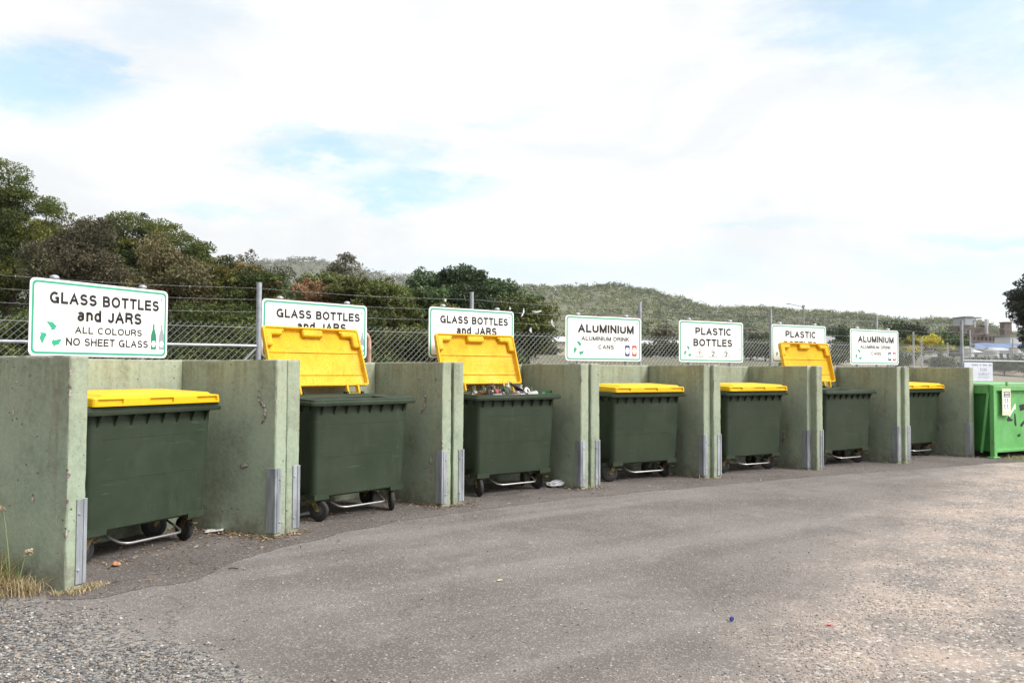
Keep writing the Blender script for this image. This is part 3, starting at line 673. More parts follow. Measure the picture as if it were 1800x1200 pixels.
Rx, Ry, Rz = (lambda a: Matrix.Rotation(R(a), 4, 'X')), (lambda a: Matrix.Rotation(R(a), 4, 'Y')), (lambda a: Matrix.Rotation(R(a), 4, 'Z'))
TOPS = [('green_bottle', (.015, .16, .035), .24, .038, .48, .22, 1.135, Rz(20) @ Ry(78), 'bright green glass bottle at the right of the rubbish heap', 'bottle'),
        ('brown_bottle', (.16, .05, .012), .25, .034, .13, .30, 1.15, Rz(75) @ Rx(82), 'brown glass bottle lying in the middle of the rubbish heap', 'bottle'),
        ('dark_bottle', (.02, .018, .02), .28, .036, .02, .20, 1.14, Rz(-10) @ Ry(85), 'nearly black glass bottle lying along the front of the rubbish heap', 'bottle'),
        ('clear_bottle', (.5, .53, .53), .25, .034, -.30, .17, 1.135, Rz(8) @ Ry(88), 'clear glass bottle at the front left of the rubbish heap', 'bottle'),
        ('red_can', (.28, .035, .04), .13, .033, -.20, .25, 1.145, Rz(40) @ Ry(65), 'red can standing tilted at the left of the rubbish heap', 'can'),
        ('pink_carton', (.34, .12, .11), .14, .036, -.05, .14, 1.13, Rz(5) @ Ry(88), 'pinkish red carton against the front rim of the overfull bin', 'carton'),
        ('white_tub', (.42, .42, .41), .12, .045, .22, .15, 1.14, Rz(-20) @ Ry(80), 'white plastic tub near the middle front of the rubbish heap', 'tub'),
        ('black_bottle', (.03, .026, .03), .27, .036, .36, .32, 1.16, Rz(150) @ Ry(60), 'black bottle tilted upward beside the white ring', 'bottle'),
        ('white_cup', (.40, .39, .37), .10, .036, .10, .16, 1.14, Rz(60) @ Ry(75), 'white cup lying between dark bottles on the heap', 'cup'),
        ('amber_bottle', (.22, .09, .02), .24, .033, -.40, .34, 1.14, Rz(-40) @ Ry(70), 'amber bottle at the back left of the rubbish heap', 'bottle'),
        ('clear_jar', (.70, .74, .72), .13, .042, .30, .45, 1.15, Rz(10) @ Ry(30), 'clear jar standing behind the white ring on the heap', 'jar')]
for (nm, col, L, r, x, y, z, rot, lab, cat) in TOPS:
    tr = cat == 'bottle' or cat == 'jar'
    if cat == 'bottle' or cat == 'jar': mbk, mt = bottle(col, L, r)
    else:
        mt = simple(nm + '_paint', col, .4); mbk = MB().lathe([(.001, 0), (r * .92, 0), (r, .006), (r, L - .006), (r * .9, L), (.001, L)], 16)
    o = mbk.build(nm, mt, smooth=True, angle=35); place3(o, x, y, z - .028, rot); tag(o, lab, cat, 'rubbish on top of the overfull bin')
ringm = MB(); ringm.tube([(.055 * math.cos(a), .055 * math.sin(a), 0) for a in [2 * math.pi * k / 24 for k in range(25)]], .014, 8, cap=False)
o = ringm.build('white_ring', simple('white_plastic', (.82, .82, .80), .4), smooth=True); place3(o, .30, .25, 1.150, Rz(30) @ Rx(68)); tag(o, 'white plastic ring standing on the rubbish heap', 'ring', 'rubbish on top of the overfull bin')

# ------------------------------------------------------------------ signs
SW, SH, SZ = 1.33, .63, 1.527
def U(u): return (u - .5) * SW
def V(v): return v * SH
def flat_poly(m, pts, y): m.add([(p[0], y, p[1]) for p in pts], [tuple(range(len(pts)))])
def recycle(t, mat, cx, cz, s_, y):
    """three bent leaf-like arrows"""
    for k, (ang, px, pz) in enumerate([(0, .10, .46), (118, -.40, -.12), (242, .30, -.40)]):
        a = R(ang); sh_ = [(-.40, .26), (.02, .24), (.20, .04), (.33, .13), (.14, -.24), (-.18, -.24), (-.04, -.20 + .02), (-.2, .02)]
        pts = [(cx + s_ * (px + (x * math.cos(a) - z * math.sin(a)) * .85), cz + s_ * (pz + (x * math.sin(a) + z * math.cos(a)) * .85)) for x, z in sh_]
        m = MB(); flat_poly(m, pts[::-1], y); m.build('recycling_arrow', mat, t)
def bottle_poly(cx, z0, h, w_):
    p = [(-.5, 0), (.5, 0), (.5, .52), (.42, .62), (.17, .80), (.14, 1.0), (-.14, 1.0), (-.17, .80), (-.42, .62), (-.5, .52)]
    return [(cx + x * w_, z0 + z * h) for x, z in p]
def disc(cx, cz, rx, rz, n=18): return [(cx + rx * math.cos(2 * math.pi * k / n), cz + rz * math.sin(2 * math.pi * k / n)) for k in range(n)]
def put_text(t, body, u0, u1, v, h, bold, y):
    vs, ws = text_mesh(body, (u1 - u0) * SW, h * SH, bold, True); cx, cz = U((u0 + u1) / 2), V(v)
    for fs in ws:
        ids = sorted({i for f in fs for i in f}); k = {i: n for n, i in enumerate(ids)}
        MB().add([(vs[i][0] + cx, y, vs[i][1] + cz) for i in ids], [tuple(k[i] for i in f) for f in fs]).build('lettering', M_BLACK, t)
def make_sign(kind, label, i, al, w_, z0, z1):
    x, y = loc(UNITS[i], al, 1.255); t = thing('recycling_sign', label, 'sign', (x, y, z0 - SZ * (z1 - z0) / SH), R(UNITS[i][2]), 'recycling signs behind the bays'); t.scale = (w_ / SW, 1, (z1 - z0) / SH)
    face = MB(); o_ = rrect(SW / 2, SH / 2, .045, 6)
    face.prism([(p[0], p[1] + SH / 2 + SZ) for p in o_], .004); face.build('panel', M_WHITE, t)
    b1 = rrect(SW / 2 - .018, SH / 2 - .018, .040, 6); b2 = rrect(SW / 2 - .036, SH / 2 - .036, .030, 6); n = len(b1); bd = MB()
    bd.add([(p[0], -.0012, p[1] + SH / 2 + SZ) for p in b1 + b2], [(k, (k + 1) % n, n + (k + 1) % n, n + k) for k in range(n)]); bd.build('border', M_TEAL, t)
    Y = -.0012
    if kind == 'glass':
        put_text(t, 'GLASS BOTTLES', .125, .925, .765, .155, .235, Y); put_text(t, 'and JARS', .31, .785, .555, .165, .235, Y)
        put_text(t, 'ALL COLOURS', .295, .79, .355, .095, .195, Y); put_text(t, 'NO SHEET GLASS', .235, .84, .195, .105, .195, Y)
        recycle(t, M_TEAL, U(.135), V(.28), .155, Y)
        for u_, mt in ((.885, M_BOTG), (.952, M_BOTGREY)):
            q = MB(); flat_poly(q, bottle_poly(U(u_), V(.125), .235, .058), Y); q.build('bottle_picture', mt, t)
            q = MB(); flat_poly(q, disc(U(u_), V(.205), .023, .030), Y - .001); q.build('bottle_label', M_WHITE, t)
            recycle(t, mt, U(u_), V(.205), .016, Y - .002)
    elif kind == 'alu':
        put_text(t, 'ALUMINIUM', .155, .90, .72, .185, .24, Y); put_text(t, 'ALUMINIUM DRINK', .20, .835, .50, .095, .19, Y); put_text(t, 'CANS', .42, .625, .315, .095, .19, Y)
        recycle(t, M_TEAL, U(.165), V(.27), .145, Y)
        for u_, mt in ((.808, M_NAVY), (.905, M_RED)):
            q = MB(); flat_poly(q, rr_poly(U(u_), V(.24), .042, .078, .014), Y); q.build('can_picture', mt, t)
            q = MB(); flat_poly(q, disc(U(u_), V(.24), .037, .050), Y - .001); q.build('can_label', M_WHITE, t)
            recycle(t, mt, U(u_), V(.24), .020, Y - .002)
    else:
        put_text(t, 'PLASTIC', .245, .80, .75, .18, .22, Y); put_text(t, 'BOTTLES', .215, .82, .475, .18, .22, Y)
        for u_, s_ in ((.305, '1'), (.515, '2'), (.72, '3')): put_text(t, s_, u_ - (.014 if s_ == '1' else .021), u_ + (.014 if s_ == '1' else .021), .205, .115, .17, Y)
        recycle(t, M_TEAL, U(.13), V(.25), .125, Y); 
        for u_ in (.305, .515, .72):
            tr = MB()
            c = [(U(u_) - .085, V(.12)), (U(u_) + .085, V(.12)), (U(u_), V(.345))]; g_ = [sum(p[0] for p in c) / 3, sum(p[1] for p in c) / 3]
            inn = [(g_[0] + (p[0] - g_[0]) * .80, g_[1] + (p[1] - g_[1]) * .80) for p in c]
            tr.add([(p[0], Y, p[1]) for p in c + inn], [(k, (k + 1) % 3, 3 + (k + 1) % 3, 3 + k) for k in range(3)]); tr.build('triangle_outline', M_PALE, t)
        for u_ in (.865, .94):
            q = MB(); p = bottle_poly(U(u_), V(.12), .155, .042); flat_poly(q, p[3:8], Y); flat_poly(q, [(U(u_) - .021, V(.12)), (U(u_) + .021, V(.12)), (U(u_) + .021, V(.14)), (U(u_) - .021, V(.14))], Y); q.build('bottle_picture', M_BOTGREY, t)
    q = MB(); flat_poly(q, [(U(.935), V(.835)), (U(.945), V(.835)), (U(.957), V(.905)), (U(.950), V(.905))], Y); q.build('corner_tick', M_TEAL, t)
    for ch in t.children:
        if ch.name.split('.')[0] in ('lettering', 'recycling_arrow', 'corner_tick', 'bottle_picture', 'bottle_label', 'can_picture', 'can_label', 'triangle_outline'): ch.location = (0, 0, SZ)
    for u_ in (.17, .81):
        pm = MB(); px = U(u_); pm.tube([(px, .032, -.3), (px, .032, SZ + SH + .012)], .024, 12)
        pm.lathe([(.034, SZ + SH + .010), (.036, SZ + SH + .020), (.030, SZ + SH + .032), (.014, SZ + SH + .040), (.002, SZ + SH + .041)], 14, Matrix.Translation((px, .032, 0)))
        pm.box(px - .03, px + .03, .005, .012, SZ + .08, SZ + .12); pm.box(px - .03, px + .03, .005, .012, SZ + SH - .12, SZ + SH - .08)
        pm.build('post', M_POST, t, smooth=True, angle=40)
    return t
def rr_poly(cx, cz, hx, hz, r): return rrect(hx, hz, r, 4, cx, cz)
make_sign('glass', 'large white GLASS BOTTLES and JARS sign, fully readable, nearest the camera', 0, 1.178, 1.303, 1.512, 2.12)
make_sign('glass', 'half hidden GLASS BOTTLES sign behind the nearest raised yellow lid', 1, 1.174, 1.339, 1.541, 2.142)
make_sign('glass', 'half hidden GLASS BOTTLES sign behind the overfull bin, a wire post just above it', 2, 1.168, 1.329, 1.565, 2.188)
make_sign('alu', 'white ALUMINIUM DRINK CANS sign between GLASS BOTTLES and PLASTIC BOTTLES signs', 3, 1.172, 1.342, 1.552, 2.181)
make_sign('plas', 'white PLASTIC BOTTLES sign with triangles numbered 1 2 3 in plain view', 4, 1.222, 1.348, 1.552, 2.181)
make_sign('plas', 'white PLASTIC sign with its lower half covered by a raised yellow lid', 5, 1.134, 1.299, 1.562, 2.178)
make_sign('alu', 'small looking ALUMINIUM DRINK CANS sign at the far end of the row', 6, 1.139, 1.400, 1.544, 2.157)

# ------------------------------------------------------------------ chain link fence with barbed wire
FD = Vector((.8650, .5017)).normalized()
def fence_pt(k, z=0.0): return (-3.526 + FD.x * k, 11.309 + FD.y * k, z)
FA = 0.0
fen = thing('chain_link_fence', 'long galvanised chain link fence topped with three barbed wires behind the bays', 'fence')
K0, K1 = -11.6, 30.0
for k in (-9.9, -6.6, -3.3, 0, 3.33, 6.75, 10.1, 13.43, 16.65, 19.9, 23.2, 26.5, 29.8):
    x, y, _ = fence_pt(k); zt = 2.66 if k > 2 else 2.62
    MB().tube([(x, y, -.05), (x, y, zt)], .036 if abs(k) < .1 or abs(k - 16.65) < .1 else .030, 12).build('post', M_POST, fen, smooth=True, angle=50)
def mesh_wires():
    m = MB(); z0, z1 = .06, 2.03; pit = .088; H = z1 - z0; vs = []; fs = []; r = .0025
    nrm = Vector((-FD.y, FD.x, 0))
    for sgn in (1, -1):
        k = K0 - H
        while k < K1 + H:
            a, b = (k, z0), (k + H, z1)
            if sgn < 0: a, b = (k + H, z0), (k, z1)
            # clip to the fence run
            def clip(p, q):
                if p[0] < K0: t = (K0 - p[0]) / (q[0] - p[0]) if q[0] != p[0] else 1; p = (K0, p[1] + t * (q[1] - p[1]))
                if p[0] > K1: t = (K1 - p[0]) / (q[0] - p[0]); p = (K1, p[1] + t * (q[1] - p[1]))
                return p
            if max(a[0], b[0]) > K0 and min(a[0], b[0]) < K1:
                p, q = clip(a, b), clip(b, a)
                P, Q = Vector(fence_pt(p[0], p[1])), Vector(fence_pt(q[0], q[1])); off = nrm * (.0022 * sgn)
                t = (Q - P).normalized(); s1 = nrm; s2 = t.cross(nrm)
                o = len(vs)
                for c in (P + off, Q + off):
                    for an in (90, 210, 330): vs.append(c + s1 * (r * math.cos(R(an))) + s2 * (r * math.sin(R(an))))
                fs += [(o, o + 1, o + 4, o + 3), (o + 1, o + 2, o + 5, o + 4), (o + 2, o, o + 3, o + 5)]
            k += pit
    m.add(vs, fs)
    k = K0 + .02
    while k < K1:                                                     # twisted tips along the top
        for dx in (-.012, .012): m.tube([fence_pt(k, 2.025), fence_pt(k + dx, 2.06)], .0026, 3, cap=False)
        k += pit
    m.tube([fence_pt(K0, 1.99), fence_pt(K1, 1.985)], .003, 4, cap=False); return m
mesh_wires().build('chain_link_mesh', M_WIRE, fen)
for z in (2.21, 2.38, 2.54):
    m = MB(); pts = []
    k = K0
    while k < K1:
        ph = ((k) % 3.3) / 3.3; sag = -.030 * math.sin(math.pi * ph) + .006 * noise.noise(Vector((k, z * 9, 0))); pts.append(fence_pt(k, z + sag)); k += .35
    m.tube(pts, .0015, 4, cap=False); k = K0
    for q in range(len(pts) - 1):
        for s_ in (.2, .55, .85):
            p = Vector(pts[q]).lerp(Vector(pts[q + 1]), s_); dv = Vector((random.uniform(-1, 1), random.uniform(-1, 1), random.uniform(-1, 1))).normalized() * .016
            m.tube([p - dv, p + dv], .0016, 3, cap=False)
    m.build('barbed_wire', M_BARB, fen)
m = MB(); m.tube([fence_pt(-9.9, 1.735), fence_pt(-.03, 1.735)], .022, 10); m.tube([fence_pt(-.03, 1.70), fence_pt(-1.55, .05)], .013, 8); m.build('rail', M_POST, fen, smooth=True)
m = MB(); m.tube([fence_pt(16.65, 1.70), fence_pt(30.0, 1.70)], .022, 10); m.build('rail', M_POST, fen, smooth=True)
# grey notice wired to the fence at the far right
nk = 16.65; p = fence_pt(nk + .62); t = thing('notice_board', 'pale grey notice reading FOR SUNDAY above the bright green skip', 'sign', (p[0] + .03, p[1] - .045, 0), math.atan2(FD.y, FD.x))
M_GREYSIGN = simple('notice_grey', (.56, .58, .66), .5, var=.06, vs=6); M_GREYINK = simple('notice_ink', (.18, .19, .24), .6)
MB().box(-.62, .58, 0, .006, 1.20, 1.66).build('panel', M_GREYSIGN, t)
m = MB(); vs, fs = text_mesh('FOR', .28, .085, .13); m.add([(x + .18, -.0015, z + 1.475) for x, z in vs], fs); m.build('lettering', M_GREYINK, t); m = MB(); vs, fs = text_mesh('SUNDAY', .48, .075, .12); m.add([(x + .20, -.0015, z + 1.37) for x, z in vs], fs); m.build('lettering', M_GREYINK, t); m = MB()
for k in range(13):
    if k not in (4, 6, 10): m.box(-.30 + k * .065, -.30 + k * .065 + .045, -.0016, -.0004, 1.575, 1.61)
m.build('small_print', M_GREYINK, t); m = MB()
for k in range(9): m.box(-.05 + k * .055, -.05 + k * .055 + .045, -.0016, -.0004, 1.285, 1.30)
m.build('small_print', M_GREYINK, t)
# scraps of plastic caught on the wires
M_SCRAP = simple('white_film', (.78, .78, .80), .4, var=.1)
for q, (k, z, L, an, lab) in enumerate([(2.86, 2.525, .05, 10, "tiny white plastic scrap on the top wire left of the wire post"), (4.02, 2.43, .05, 70, "small white plastic scrap just above the right end of the third sign"),
                                  (4.27, 2.37, .16, 70, "long white plastic scrap standing up beside the third sign corner"), (4.55, 2.41, .19, 4, "white plastic scrap drooping flat along the upper barbed wire"),
                                  (4.88, 2.21, .14, -65, "white plastic scrap hanging aslant from the middle wire"), (4.45, 2.08, .10, -80, "small white scrap on the lowest wire above the mesh")]):
    p = fence_pt(k, z); m = MB(); n = 7; vs = []
    for a in range(n):
        s_ = (a / (n - 1) - .5) * L; hw = .018 * math.sin(math.pi * (a + .6) / (n + .2)) * random.uniform(.6, 1.3); dz = -.02 * math.cos(s_ / L * 3.1)
        vs += [(s_, random.uniform(-.008, .008) - .01, hw + dz), (s_, random.uniform(-.008, .008), -hw + dz), (s_, .006 + random.uniform(0, .008), dz)]
    m.add(vs, [f for a in range(n - 1) for f in ((a * 3, a * 3 + 1, a * 3 + 4, a * 3 + 3), (a * 3 + 1, a * 3 + 2, a * 3 + 5, a * 3 + 4), (a * 3 + 2, a * 3, a * 3 + 3, a * 3 + 5))])
    o = m.build('plastic_scrap', M_SCRAP, smooth=True, angle=80); o.matrix_world = Matrix.Translation(p) @ Matrix.Rotation(math.atan2(FD.y, FD.x), 4, 'Z') @ Matrix.Rotation(R(-an), 4, 'Y'); tag(o, lab, 'scrap', 'plastic scraps caught on the fence')
# bent rusty pipe standing behind the second sign
x, y = loc(UNITS[1], 1.95, 2.0); th = R(UNITS[1][2]); m = MB(); P = []
for k in range(7): a = R(90 * k / 6); P.append((-.14 + .14 * math.cos(a) , 0, 1.76 + .14 * math.sin(a)))
pts = [(0, 0, -.02), (0, 0, 1.2)] + P + [(-.5, 0, 1.90), (-.55, 0, 1.0), (-.55, 0, -.02)]
o = m.tube(pts, .026, 10).build('bent_pipe', simple('rusty_orange_pipe', (.52, .31, .23), .6, .1, var=.3, vs=12), smooth=True); o.location = (-1.80, 10.25, 0); o.rotation_euler = (0, 0, R(30)); tag(o, 'bent orange rusty pipe hoop standing behind the second glass sign', 'pipe')

# ------------------------------------------------------------------ green skip at the far right
def skip_paint(name, a, b_):
    m, nt, b, _ = new_mat(name); g = G(nt); p = g.pos(); z = g.xyz(p)[2]
    c = g.mix(g.ramp(g.noise(p, 3.0, 6, .65), .35, .7), a, b_)
    c = g.mix(g.math('MULTIPLY', g.ramp(g.noise(g.mul(p, (9, 9, 1.2)), 1.0, 5, .65), .52, .72), .45), c, tuple(k * .55 for k in a))
    rust = g.math('MULTIPLY', g.ramp(g.noise(p, 9.0, 7, .72), .56, .64), g.ramp(g.noise(p, 1.7, 3), .40, .62))
    c = g.mix(g.math('MULTIPLY', rust, .85), c, (.16, .075, .035))
    nt.links.new(c, b.inputs['Base Color']); b.inputs['Roughness'].default_value = .5; g.bump(g.noise(p, 5, 4), .12, .01, b); return m
M_SKIP = skip_paint('green_skip_paint', (.105, .36, .095), (.15, .43, .14)); M_SKIPD = skip_paint('dark_green_skip_paint', (.03, .17, .03), (.05, .21, .05))
t = thing('skip_bin', 'bright green steel skip with placard and arrow graffiti beyond the last bay', 'skip', (7.97, 13.52, 0), R(28)); Wd, Dp, Ht = 2.5, 1.5, 1.20
m = MB(); m.box(0.03, Wd, .03, .036, .10, Ht - .04); m.build('front_panel', M_SKIP, t)
MB().box(0.06, .066, .037, Dp, .10, Ht - .10).build('end_panel', M_SKIPD, t); MB().box(Wd - .006, Wd, .037, Dp, .10, Ht - .1).build('end_panel', M_SKIPD, t)
MB().box(.067, Wd - .007, Dp - .006, Dp, .10, Ht - .06).build('back_panel', M_SKIPD, t); MB().box(.067, Wd - .007, .04, Dp - .01, .10, .11).build('floor_panel', M_SKIPD, t)
MB().box(.08, Wd - .08, -.02, .029, Ht - .09, Ht - .012).build('top_rail', M_SKIP, t, bevel=.006); MB().box(.08, Wd - .08, -.012, .029, .085, .135).build('bottom_rail', M_SKIP, t, bevel=.006); MB().box(0.0, .055, .06, Dp, Ht - .14, Ht - .002).build('side_rail', M_SKIP, t, bevel=.006)
m = MB(); m.box(-.005, .075, -.03, .045, .02, Ht); m.box(-.05, .12, -.05, .08, 0, .022); m.build('corner_post', M_SKIP, t, bevel=.006)
MB().box(Wd - .07, Wd + .01, -.03, .045, .0, Ht).build('corner_post', M_SKIP, t, bevel=.006)
for xa in (-.03, Wd - .1): MB().box(xa, xa + .13, Dp - .1, Dp + .02, 0, .10).build('foot', M_SKIP, t, bevel=.006)
m = MB(); m.box(-.02, .02, -.012, .012, 0, 1.0, Matrix.Translation((-.035, .17, .08)) @ Matrix.Rotation(R(7), 4, 'X')); m.build('side_brace', M_SKIP, t)
m = MB(); m.box(-.02, Wd, .02, Dp, Ht + .004, Ht + .02, Matrix.Rotation(R(.4), 4, 'X')); m.box(.42, .455, .0, .03, Ht - .03, Ht + .06); m.build('lid', M_SKIP, t, bevel=.004)
# placard
M_PLAC = simple('placard_cream', (.68, .68, .50), .5); M_INK = simple('placard_ink', (.12, .12, .13), .6); X0, X1, Z0, Z1 = .235, .475, .70, 1.145
m = MB(); m.box(X0, X1, -.026, -.022, Z0, Z1); m.build('placard', M_PLAC, t)
m = MB(); m.box(X0 + .02, X1 - .03, -.0285, -.0265, Z0 + .06, Z1 - .15); m.build('placard_sheet', M_WHITE, t)
m = MB(); Yp = -.0285
m.box(X0 + .05, X1 - .03, Yp, -.0265, Z1 - .14, Z1 - .05); m.build('placard_heading', M_INK, t)
for za, zb in ((.085, .068), (.125, .112)): MB().box(X0 + .07, X1 - .055, Yp - .002, Yp - .0005, Z1 - za, Z1 - zb).build('placard_stripe', M_WHITE, t)
for (cx, cz) in ((.31, .93), (.38, .93), (.30, .83), (.38, .83)):    # small pictograms
    m = MB(); m.add([(cx + .018 * math.cos(a), Yp - .001, cz + .035 + .014 * math.sin(a)) for a in [2 * math.pi * k / 10 for k in range(10)]], [tuple(range(10))])
    m.box(cx - .006, cx + .006, Yp - .002, Yp - .0005, cz - .02, cz + .02); m.box(cx + .006, cx + .022, Yp - .002, Yp - .0005, cz - .022, cz - .010)
    m.build('pictogram', M_INK, t)
m = MB()
for pts in ([(.50, .69), (.66, .86), (.70, .90), (.70, .79), (.655, .79), (.53, .665)],): m.add([(p[0], .0285, p[1]) for p in pts], [tuple(range(len(pts)))])
m.build('arrow', M_WHITE, t)
for pts in ([(.44, .62), (.50, .685), (.55, .645), (.62, .615), (.60, .595), (.47, .592)], [(.66, .74), (.70, .70), (.72, .52), (.69, .50), (.655, .55)], [(.80, .86), (.95, .88), (.96, .78), (.83, .76)], [(.74, .36), (.83, .38), (.83, .33), (.75, .32)], [(.82, .52), (.93, .60), (.95, .55), (.86, .48)]): m = MB(); m.add([(p[0], .0285, p[1]) for p in pts], [tuple(range(len(pts)))]); m.build('graffiti', M_BLACK, t)

# ------------------------------------------------------------------ trees
def leaf_cloud(centres, radii, n_each, size, tints, rs, flat=.55, droop=0.0):
    """leaf faces scattered through clumps; returns verts, quads, tint"""
    P, C, S = [], [], []
    for c, r, ti in zip(centres, radii, tints):
        n = max(6, int(n_each * (r ** 2))); d_ = rs.normal(size=(n, 3)); d_ /= np.linalg.norm(d_, axis=1)[:, None]
        rad = rs.random(n) ** .38; p = d_ * rad[:, None] * r; p[:, 2] *= flat
        P.append(p + np.array(c)); v = rs.uniform(.84, 1.16, (n, 1)); hue = rs.normal(0, .045, (n, 3)); C.append(np.clip(np.array(ti)[None] * v * (1 + hue), .003, .9)); S.append(rs.uniform(.6, 1.35, n) * size)
    P = np.concatenate(P); C = np.concatenate(C); S = np.concatenate(S); n = len(P)
    a = rs.normal(size=(n, 3)); a[:, 2] -= droop; a /= np.linalg.norm(a, axis=1)[:, None]
    nrm = rs.normal(size=(n, 3)); nrm[:, 2] += .9; b = np.cross(nrm, a); b /= np.linalg.norm(b, axis=1)[:, None] + 1e-9
    L = S[:, None] * a; W_ = S[:, None] * .42 * b
    V_ = np.stack([P - L, P - W_, P + L, P + W_], 1).reshape(-1, 3); Q = np.arange(4 * n).reshape(n, 4)
    return V_, Q, C
def make_tree(name, label, x, y, h, rx, rz_, cz, pal, nclump, dens, leaf, seed, cr=(.5, 1.0), group=None, cat='tree', trunk_r=.16, flat=.55, shell=.55, ry=None, droop=0.0, lobes=None, z0=None, sprig=3):
    rs = np.random.default_rng(seed); base = land(x, y) if z0 is None else z0
    t = thing(name, label, cat, (x, y, base), 0, group); ry = ry or rx * .8
    cs, rr_, ti = [], [], []
    while len(cs) < nclump:
        d_ = rs.normal(size=3); d_ /= np.linalg.norm(d_); q = shell + (1 - shell) * rs.random()
        if lobes is not None:
            L = lobes[rs.integers(len(lobes))]; p = np.array(L[:3]) + d_ * np.array([L[3], L[3] * .8, L[4]]) * q
        else: p = np.array([0, 0, cz]) + d_ * np.array([rx, ry, rz_]) * q
        if p[2] < min(.3, cz * .5): continue
        cs.append(p); rr_.append(rs.uniform(*cr)); ti.append(np.array(pal[rs.integers(len(pal))]) * LEAF_GAIN * rs.uniform(.65, 1.3))
    for k in range(len(cs)):                                          # ragged sprigs breaking the outline of every clump
        for q in range(sprig):
            d_ = rs.normal(size=3); d_[2] = abs(d_[2]) * .9 - .25; d_ /= np.linalg.norm(d_); cs.append(cs[k] + d_ * rr_[k] * np.array([1, 1, flat]) * rs.uniform(.8, 1.25)); rr_.append(rr_[k] * rs.uniform(.22, .48)); ti.append(ti[k] * rs.uniform(.85, 1.2))
    V_, Q, C = leaf_cloud(cs, rr_, dens * 1.5, leaf * .80, ti, rs, flat, droop)
    np_mesh('crown', V_, Q, M_LEAF, C, t)
    m = MB(); top = (rs.uniform(-.2, .2), rs.uniform(-.2, .2), cz + rz_ * .3); mid = (top[0] * .5 + .1, top[1] * .5, cz * .5)
    m.tube([(0, 0, -.1), mid, top], [trunk_r, trunk_r * .75, trunk_r * .3], 9)
    for k in range(min(nclump, 16)):
        c = cs[k]; s_ = rs.uniform(.35, .85); st = np.array([0, 0, 0]) * (1 - s_) + np.array(top) * s_; mm = (st + c) / 2 + np.array([0, 0, -.12]); m.tube([tuple(st), tuple(mm), tuple(c)], [trunk_r * .38, trunk_r * .24, trunk_r * .08], 6)
    m.build('trunk', M_BARK, t, smooth=True); return t
LEAF_GAIN = 1.5
def at(px, D): return ((px - 900) / 1430 * D, D)
DG = [(.044, .060, .014), (.060, .076, .018), (.075, .088, .022), (.088, .090, .022), (.032, .045, .014)]
OL = [(.075, .080, .025), (.095, .095, .030), (.060, .068, .020), (.11, .095, .035)]
BR = [(.066, .060, .036), (.078, .068, .040), (.055, .052, .031), (.072, .070, .038)]
RB = [(.12, .052, .030), (.10, .048, .028), (.08, .050, .028), (.12, .066, .035), (.065, .065, .025)]
LG = [(.13, .14, .045), (.11, .13, .045), (.15, .14, .05), (.085, .105, .035)]
BG = [(.034, .055, .024), (.045, .070, .030), (.056, .084, .036), (.030, .045, .022)]
GR = 'trees beyond the fence'
def tree_px(name, label, px, D, ytop, wpx, ybot, pal, nclump, dens, leaf, seed, **kw):
    """crown spanning wpx photo pixels, top at row ytop and lower edge at row ybot, at distance D"""
    x, y = at(px, D); base = land(x, y); zt = 1.42 + (650 - ytop) / 1430 * D; zb = max(base + .3, 1.42 + (650 - ybot) / 1430 * D)
    cz = (zt + zb) / 2 - base; rz_ = (zt - zb) / 2 * .92; rx = wpx / 2 / 1430 * D * 1.0
    return make_tree(name, label, x, y, zt, rx, rz_, cz, pal, nclump, dens, leaf, seed, group=GR, **kw)
tree_px('wattle_tree', 'tallest dark green tree at the left edge, crown in flat layers', 15, 30, 292, 150, 640, DG, 84, 1500, .055, 1, cr=(.35, .85), flat=.55, shell=.30, trunk_r=.25)
tree_px('wattle_tree', 'dark tree with a spreading side limb right of the tallest tree', 85, 33, 345, 130, 560, DG + OL[:1], 34, 1500, .06, 2, cr=(.32, .72), flat=.5, shell=.35)
tree_px('she_oak', 'rounded grey brown tree with fine drooping foliage, left of the layered tree', 140, 27, 382, 150, 640, BR, 60, 1500, .06, 3, cr=(.45, .85), flat=.8, shell=.45, droop=.8)
tree_px('wattle_tree', 'broad dark green layered tree rising behind the grey brown tree', 215, 36, 366, 130, 620, DG, 70, 1200, .065, 4, cr=(.4, .9), flat=.55, shell=.4)
tree_px('wattle_tree', 'dark green tree with a rounded flat-topped crown right of the layered tree', 300, 36, 383, 130, 620, DG + OL[:1], 70, 1200, .065, 5, cr=(.4, .9), flat=.55, shell=.4)
tree_px('she_oak', 'olive brown feathery tree in front of the dark layered trees', 292, 26, 424, 130, 640, [(.082, .076, .036), (.092, .080, .036), (.070, .068, .028), (.098, .078, .038)], 44, 1150, .07, 6, cr=(.4, .8), flat=.75, shell=.45, droop=.8)
tree_px('wattle_tree', 'small dark green tree top between olive tree and long low tree', 365, 33, 424, 75, 620, DG, 34, 1000, .07, 7, cr=(.4, .7), flat=.5, shell=.4)
tree_px('wattle_tree', 'wide dark green and rust tinged tree behind the second wire post', 425, 27, 438, 165, 640, DG + [(.12, .085, .03), (.10, .07, .026)], 80, 1500, .055, 8, cr=(.30, .68), flat=.55, shell=.40)
tree_px('grey_gum', 'grey green rounded treetop behind the rust tinged tree', 450, 40, 436, 105, 620, BR[:2] + [(.075, .08, .05), (.06, .07, .035)], 30, 600, .09, 9, cr=(.45, .8), flat=.8, shell=.4)
tree_px('leafy_bush', 'rusty red bush above the nearest half hidden glass sign', 575, 25, 497, 110, 640, RB, 36, 1150, .07, 10, cr=(.35, .65), flat=.6, shell=.4, cat='bush')
tree_px('gum_tree', 'pale yellowish green tree behind the rusty red bush', 560, 36, 462, 110, 620, LG, 36, 700, .085, 11, cr=(.4, .8), flat=.55, shell=.4)
